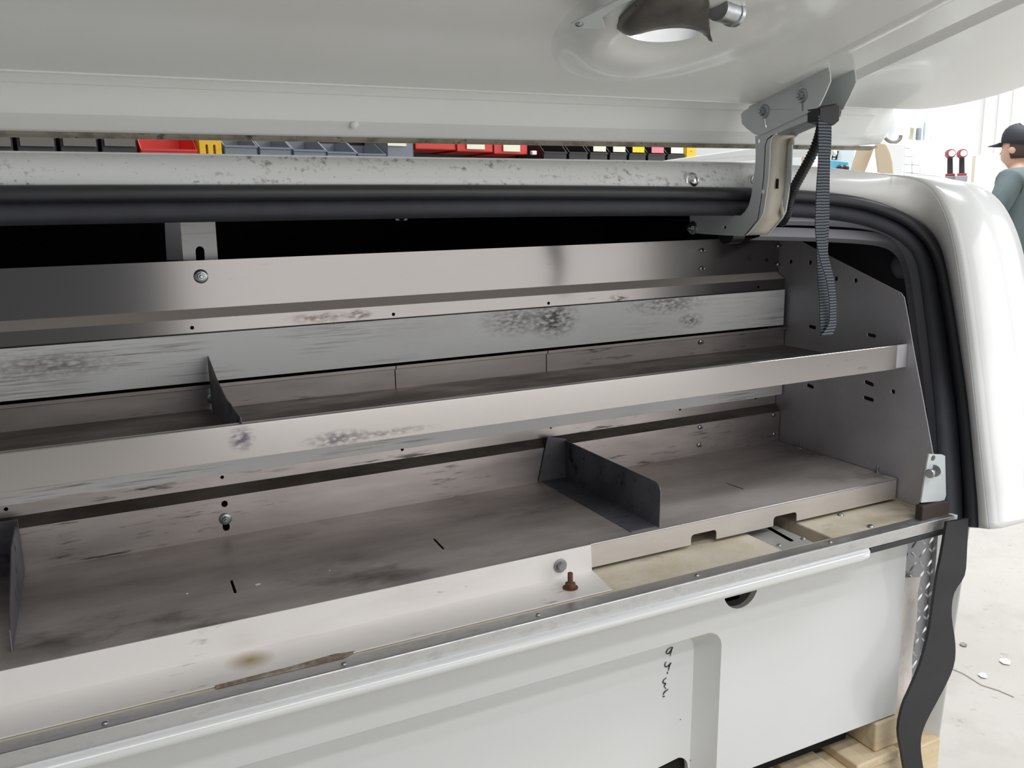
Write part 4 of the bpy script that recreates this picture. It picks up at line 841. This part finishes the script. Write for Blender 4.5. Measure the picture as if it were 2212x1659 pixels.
# two cordless drivers
def driver(x, y, s, label, d):
    p = deep(x, y, d); p[2] = zcb+.012; k = d/FPX*s*1.04
    t = thing('cordless_driver', label, 'power tool', 'cordless drivers', loc=tuple(p)); ang = -yaw-.5; t.rotation_euler[2] = ang
    def bx_(nm, a, b, m, bev=.006): return obj(nm, MB().box([v*k for v in a], [v*k for v in b]), m, t, bev=bev)
    bx_('battery', (-11, -9, 0), (11, 14, 13), M['toolgrey'], .008); bx_('base', (-9, -8, 12), (9, 12, 18), M['toolred'], .006)
    obj('grip', MB().hexa([(-6*k, -5*k, 17*k), (5*k, -5*k, 17*k), (5*k, 7*k, 17*k), (-6*k, 7*k, 17*k)], [(-8*k, -5*k, 52*k), (2*k, -5*k, 52*k), (2*k, 7*k, 52*k), (-8*k, 7*k, 52*k)]), M['blackplastic'], t, bev=.006)
    obj('motor_housing', MB().lathe([(.001, -14*k), (8*k, -13*k), (9.6*k, -6*k), (9.6*k, 8*k), (6*k, 11*k)], (-3*k, 0, 59*k), (-.25, 1, 0), 16), M['toolred'], t, smooth=45)
    obj('nose', MB().lathe([(6*k, -2*k), (6*k, 6*k), (3.5*k, 9*k), (3*k, 14*k), (.001, 14*k)], (-5.6*k, 10*k, 59*k), (-.25, 1, 0), 14), M['toolgrey'], t, smooth=45)
    obj('end_cap', MB().lathe([(.001, -3*k), (6*k, -2.5*k), (6.5*k, 1*k), (.001, 1*k)], (.6*k, -14.2*k, 59*k), (-.25, 1, 0), 16), M['whitebox'], t, smooth=45)
driver(2052, 387, .98, 'red and black cordless driver, left one of the pair', 7.16); driver(2077, 389, .96, 'red and black cordless driver, right one of the pair', 7.0)

# ================================================================== PERSON
PP = deep(2196, 430, 6.2); PP[2] = 0
per = thing('person', 'person in black baseball cap and grey-green shirt, seen from behind', 'person', loc=tuple(PP))
vh = Fw.copy(); vh[2] = 0; vh /= np.linalg.norm(vh); rh = np.array([vh[1], -vh[0], 0])
fa_ = -rh*.56+vh*.83; fa_ /= np.linalg.norm(fa_)                  # facing: to the picture's left and away
per.rotation_euler[2] = math.atan2(fa_[1], fa_[0])-math.pi/2        # local +Y = facing, +X = right hand side
def skin_obj(name, verts, edges, rad, m, parent, lv=2):
    me = bpy.data.meshes.new(name); me.from_pydata(verts, edges, []); o = bpy.data.objects.new(name, me); COL.objects.link(o); o.parent = parent
    o.modifiers.new('skin', 'SKIN'); sv = me.skin_vertices[0].data
    for i, r in enumerate(rad): sv[i].radius = (r if isinstance(r, tuple) else (r, r))
    sv[0].use_root = True
    q = o.modifiers.new('sub', 'SUBSURF'); q.levels = lv; q.render_levels = lv; me.materials.append(m); o.modifiers['skin'].use_smooth_shade = True
    return o
bv = [(0, 0, .95), (0, -.01, 1.12), (0, -.02, 1.30), (0, -.025, 1.44), (0, 0, 1.505), (0, .022, 1.56),
      (.15, -.02, 1.42), (.225, -.01, 1.30), (.26, .06, 1.12), (.22, .24, 1.06), (.20, .31, 1.06),
      (-.15, -.02, 1.42), (-.225, -.01, 1.30), (-.26, .06, 1.12), (-.22, .24, 1.06), (-.20, .31, 1.06),
      (.10, 0, .86), (.11, .01, .48), (.11, -.02, .09), (.11, .12, .04), (-.10, 0, .86), (-.11, .01, .48), (-.11, -.02, .09), (-.11, .12, .04)]
be = [(0, 1), (1, 2), (2, 3), (3, 4), (4, 5), (3, 6), (6, 7), (7, 8), (8, 9), (9, 10), (3, 11), (11, 12), (12, 13), (13, 14), (14, 15), (0, 16), (16, 17), (17, 18), (18, 19), (0, 20), (20, 21), (21, 22), (22, 23)]
brd = [(.125, .085), (.125, .085), (.16, .11), (.12, .09), .062, .062, .07, .052, .042, .032, .03, .07, .052, .042, .032, .03, .085, .06, .045, .035, .085, .06, .045, .035]
for pi, sd in ((10, 1), (15, -1)):      # five bent fingers on each hand
    x0, y0, z0 = bv[pi]
    for q_, (dx, ln_) in enumerate(((-.027, .062), (-.009, .072), (.009, .068), (.026, .052))):
        b0 = len(bv); bv += [(x0+dx*.9, y0+.045, z0), (x0+dx*1.1, y0+.045+ln_*.55, z0-.008), (x0+dx*1.1, y0+.045+ln_, z0-.032)]; be += [(pi, b0), (b0, b0+1), (b0+1, b0+2)]; brd += [.010, .009, .0075]
    b0 = len(bv); bv += [(x0-sd*.038, y0+.012, z0-.004), (x0-sd*.056, y0+.045, z0-.014)]; be += [(pi, b0), (b0, b0+1)]; brd += [.012, .009]
skin_obj('body', bv, be, brd, M['skin'], per)
# head as a shaped mesh joined to the neck
hm = MB(); rings = []
for t, rx, ry, yo in [(1.50, .045, .05, .02), (1.535, .055, .065, .035), (1.56, .060, .080, .045), (1.585, .068, .090, .042), (1.62, .075, .098, .032), (1.66, .078, .100, .025), (1.70, .076, .098, .018), (1.74, .066, .085, .012), (1.765, .045, .06, .008), (1.778, .012, .016, .006)]:
    rings.append([(rx*math.cos(a), yo+ry*math.sin(a)*(1.0 if math.sin(a) < 0 else 1.02), t) for a in np.linspace(0, 2*math.pi, 20, endpoint=False)])
hm.loft(rings, True, True)
hm.add([(-.012, .125, 1.60), (.012, .125, 1.60), (0, .152, 1.605), (0, .122, 1.655)], [(0, 1, 2), (0, 2, 3), (1, 3, 2), (0, 3, 1)])
place_h = obj('head', hm, M['skin'], per, smooth=60)
for s_ in (-1, 1):
    obj('ear', MB().lathe([(.001, -.006), (.022, -.004), (.026, .004), (.016, .010), (.001, .008)], (s_*.080, .018, 1.628), (s_*1, -.25, .05), 12), M['skin'], per, smooth=60)
    obj('eye', MB().lathe([(.001, 0), (.009, .001), (.007, .005), (.001, .007)], (s_*.030, .116, 1.652), (0, 1, 0), 10), M['whitebox'], per, smooth=60)
obj('mouth', MB().box((-.022, .118, 1.566), (.022, .127, 1.572)), mat('lips', (150, 84, 76), .5), per, bev=.002)
rings = []
for t, k_ in [(1.572, .80), (1.60, 1.02), (1.64, 1.07), (1.68, 1.05), (1.71, 1.02)]:
    rings.append([(.078*k_*math.cos(a), .024+.098*k_*math.sin(a), t) for a in np.radians(np.linspace(172, 368, 18))])
obj('hair', MB().loft(rings), M['hair'], per, smooth=60, solid=.008)
rings = []
for t, k_ in [(1.672, 1.12), (1.70, 1.13), (1.735, 1.08), (1.765, .93), (1.788, .66), (1.80, .30), (1.803, .04)]:
    rings.append([(.079*k_*math.cos(a), .022+.101*k_*math.sin(a), t+.010*math.sin(a)) for a in np.linspace(0, 2*math.pi, 24, endpoint=False)])
hat = obj('baseball_cap', MB().loft(rings, True), M['cap'], per, smooth=60, solid=.005)
br_ = [[(.078*math.cos(a)*(1-.15*q), .105+.0*q+math.sin(a)*.03+q*.085*math.sin(a)+q*.012, 1.684-.016*q*(1+.6*abs(math.cos(a)))) for a in np.radians(np.linspace(12, 168, 14))] for q in (0, .5, 1.0)]
b_ = obj('brim', MB().loft(br_), M['cap'], hat, smooth=60, solid=.004)
obj('button', MB().lathe([(.008, 0), (.006, .005), (.001, .006)], (0, .022, 1.803), (0, 0, 1), 10), M['cap'], hat)
sv_ = [(0, 0, .80), (0, -.01, 1.12), (0, -.02, 1.30), (0, -.02, 1.43), (0, -.005, 1.492), (.14, -.02, 1.415), (.215, -.012, 1.30), (.258, .05, 1.12), (-.14, -.02, 1.415), (-.215, -.012, 1.30), (-.258, .05, 1.12)]
se_ = [(0, 1), (1, 2), (2, 3), (3, 4), (3, 5), (5, 6), (6, 7), (3, 8), (8, 9), (9, 10)]
skin_obj('shirt', sv_, se_, [(.20, .145), (.19, .135), (.21, .14), (.16, .115), (.085, .085), .10, .085, .075, .10, .085, .075], M['shirt'], per)
tv = [(0, 0, .90), (.095, 0, .80), (.115, .01, .46), (.115, -.02, .07), (-.095, 0, .80), (-.115, .01, .46), (-.115, -.02, .07)]
for s_ in (-1, 1):
    obj('shoe', MB().loft([[(s_*.112+.05*w_*math.cos(a), yq+.0*a, max(.0, hq*(.5+.5*math.sin(a)))) for a in np.linspace(0, 2*math.pi, 14, endpoint=False)] for yq, w_, hq in ((-.10, .5, .07), (-.08, .8, .10), (0, .95, .105), (.08, 1, .085), (.15, .95, .06), (.19, .5, .04))], True, True), M['cap'], per, smooth=60)
tv.append((0, 0, 1.03))
skin_obj('trousers', tv, [(0, 1), (1, 2), (2, 3), (0, 4), (4, 5), (5, 6), (0, 7)], [(.165, .12), .10, .08, .075, .10, .08, .075, (.16, .115)], M['denim'], per)
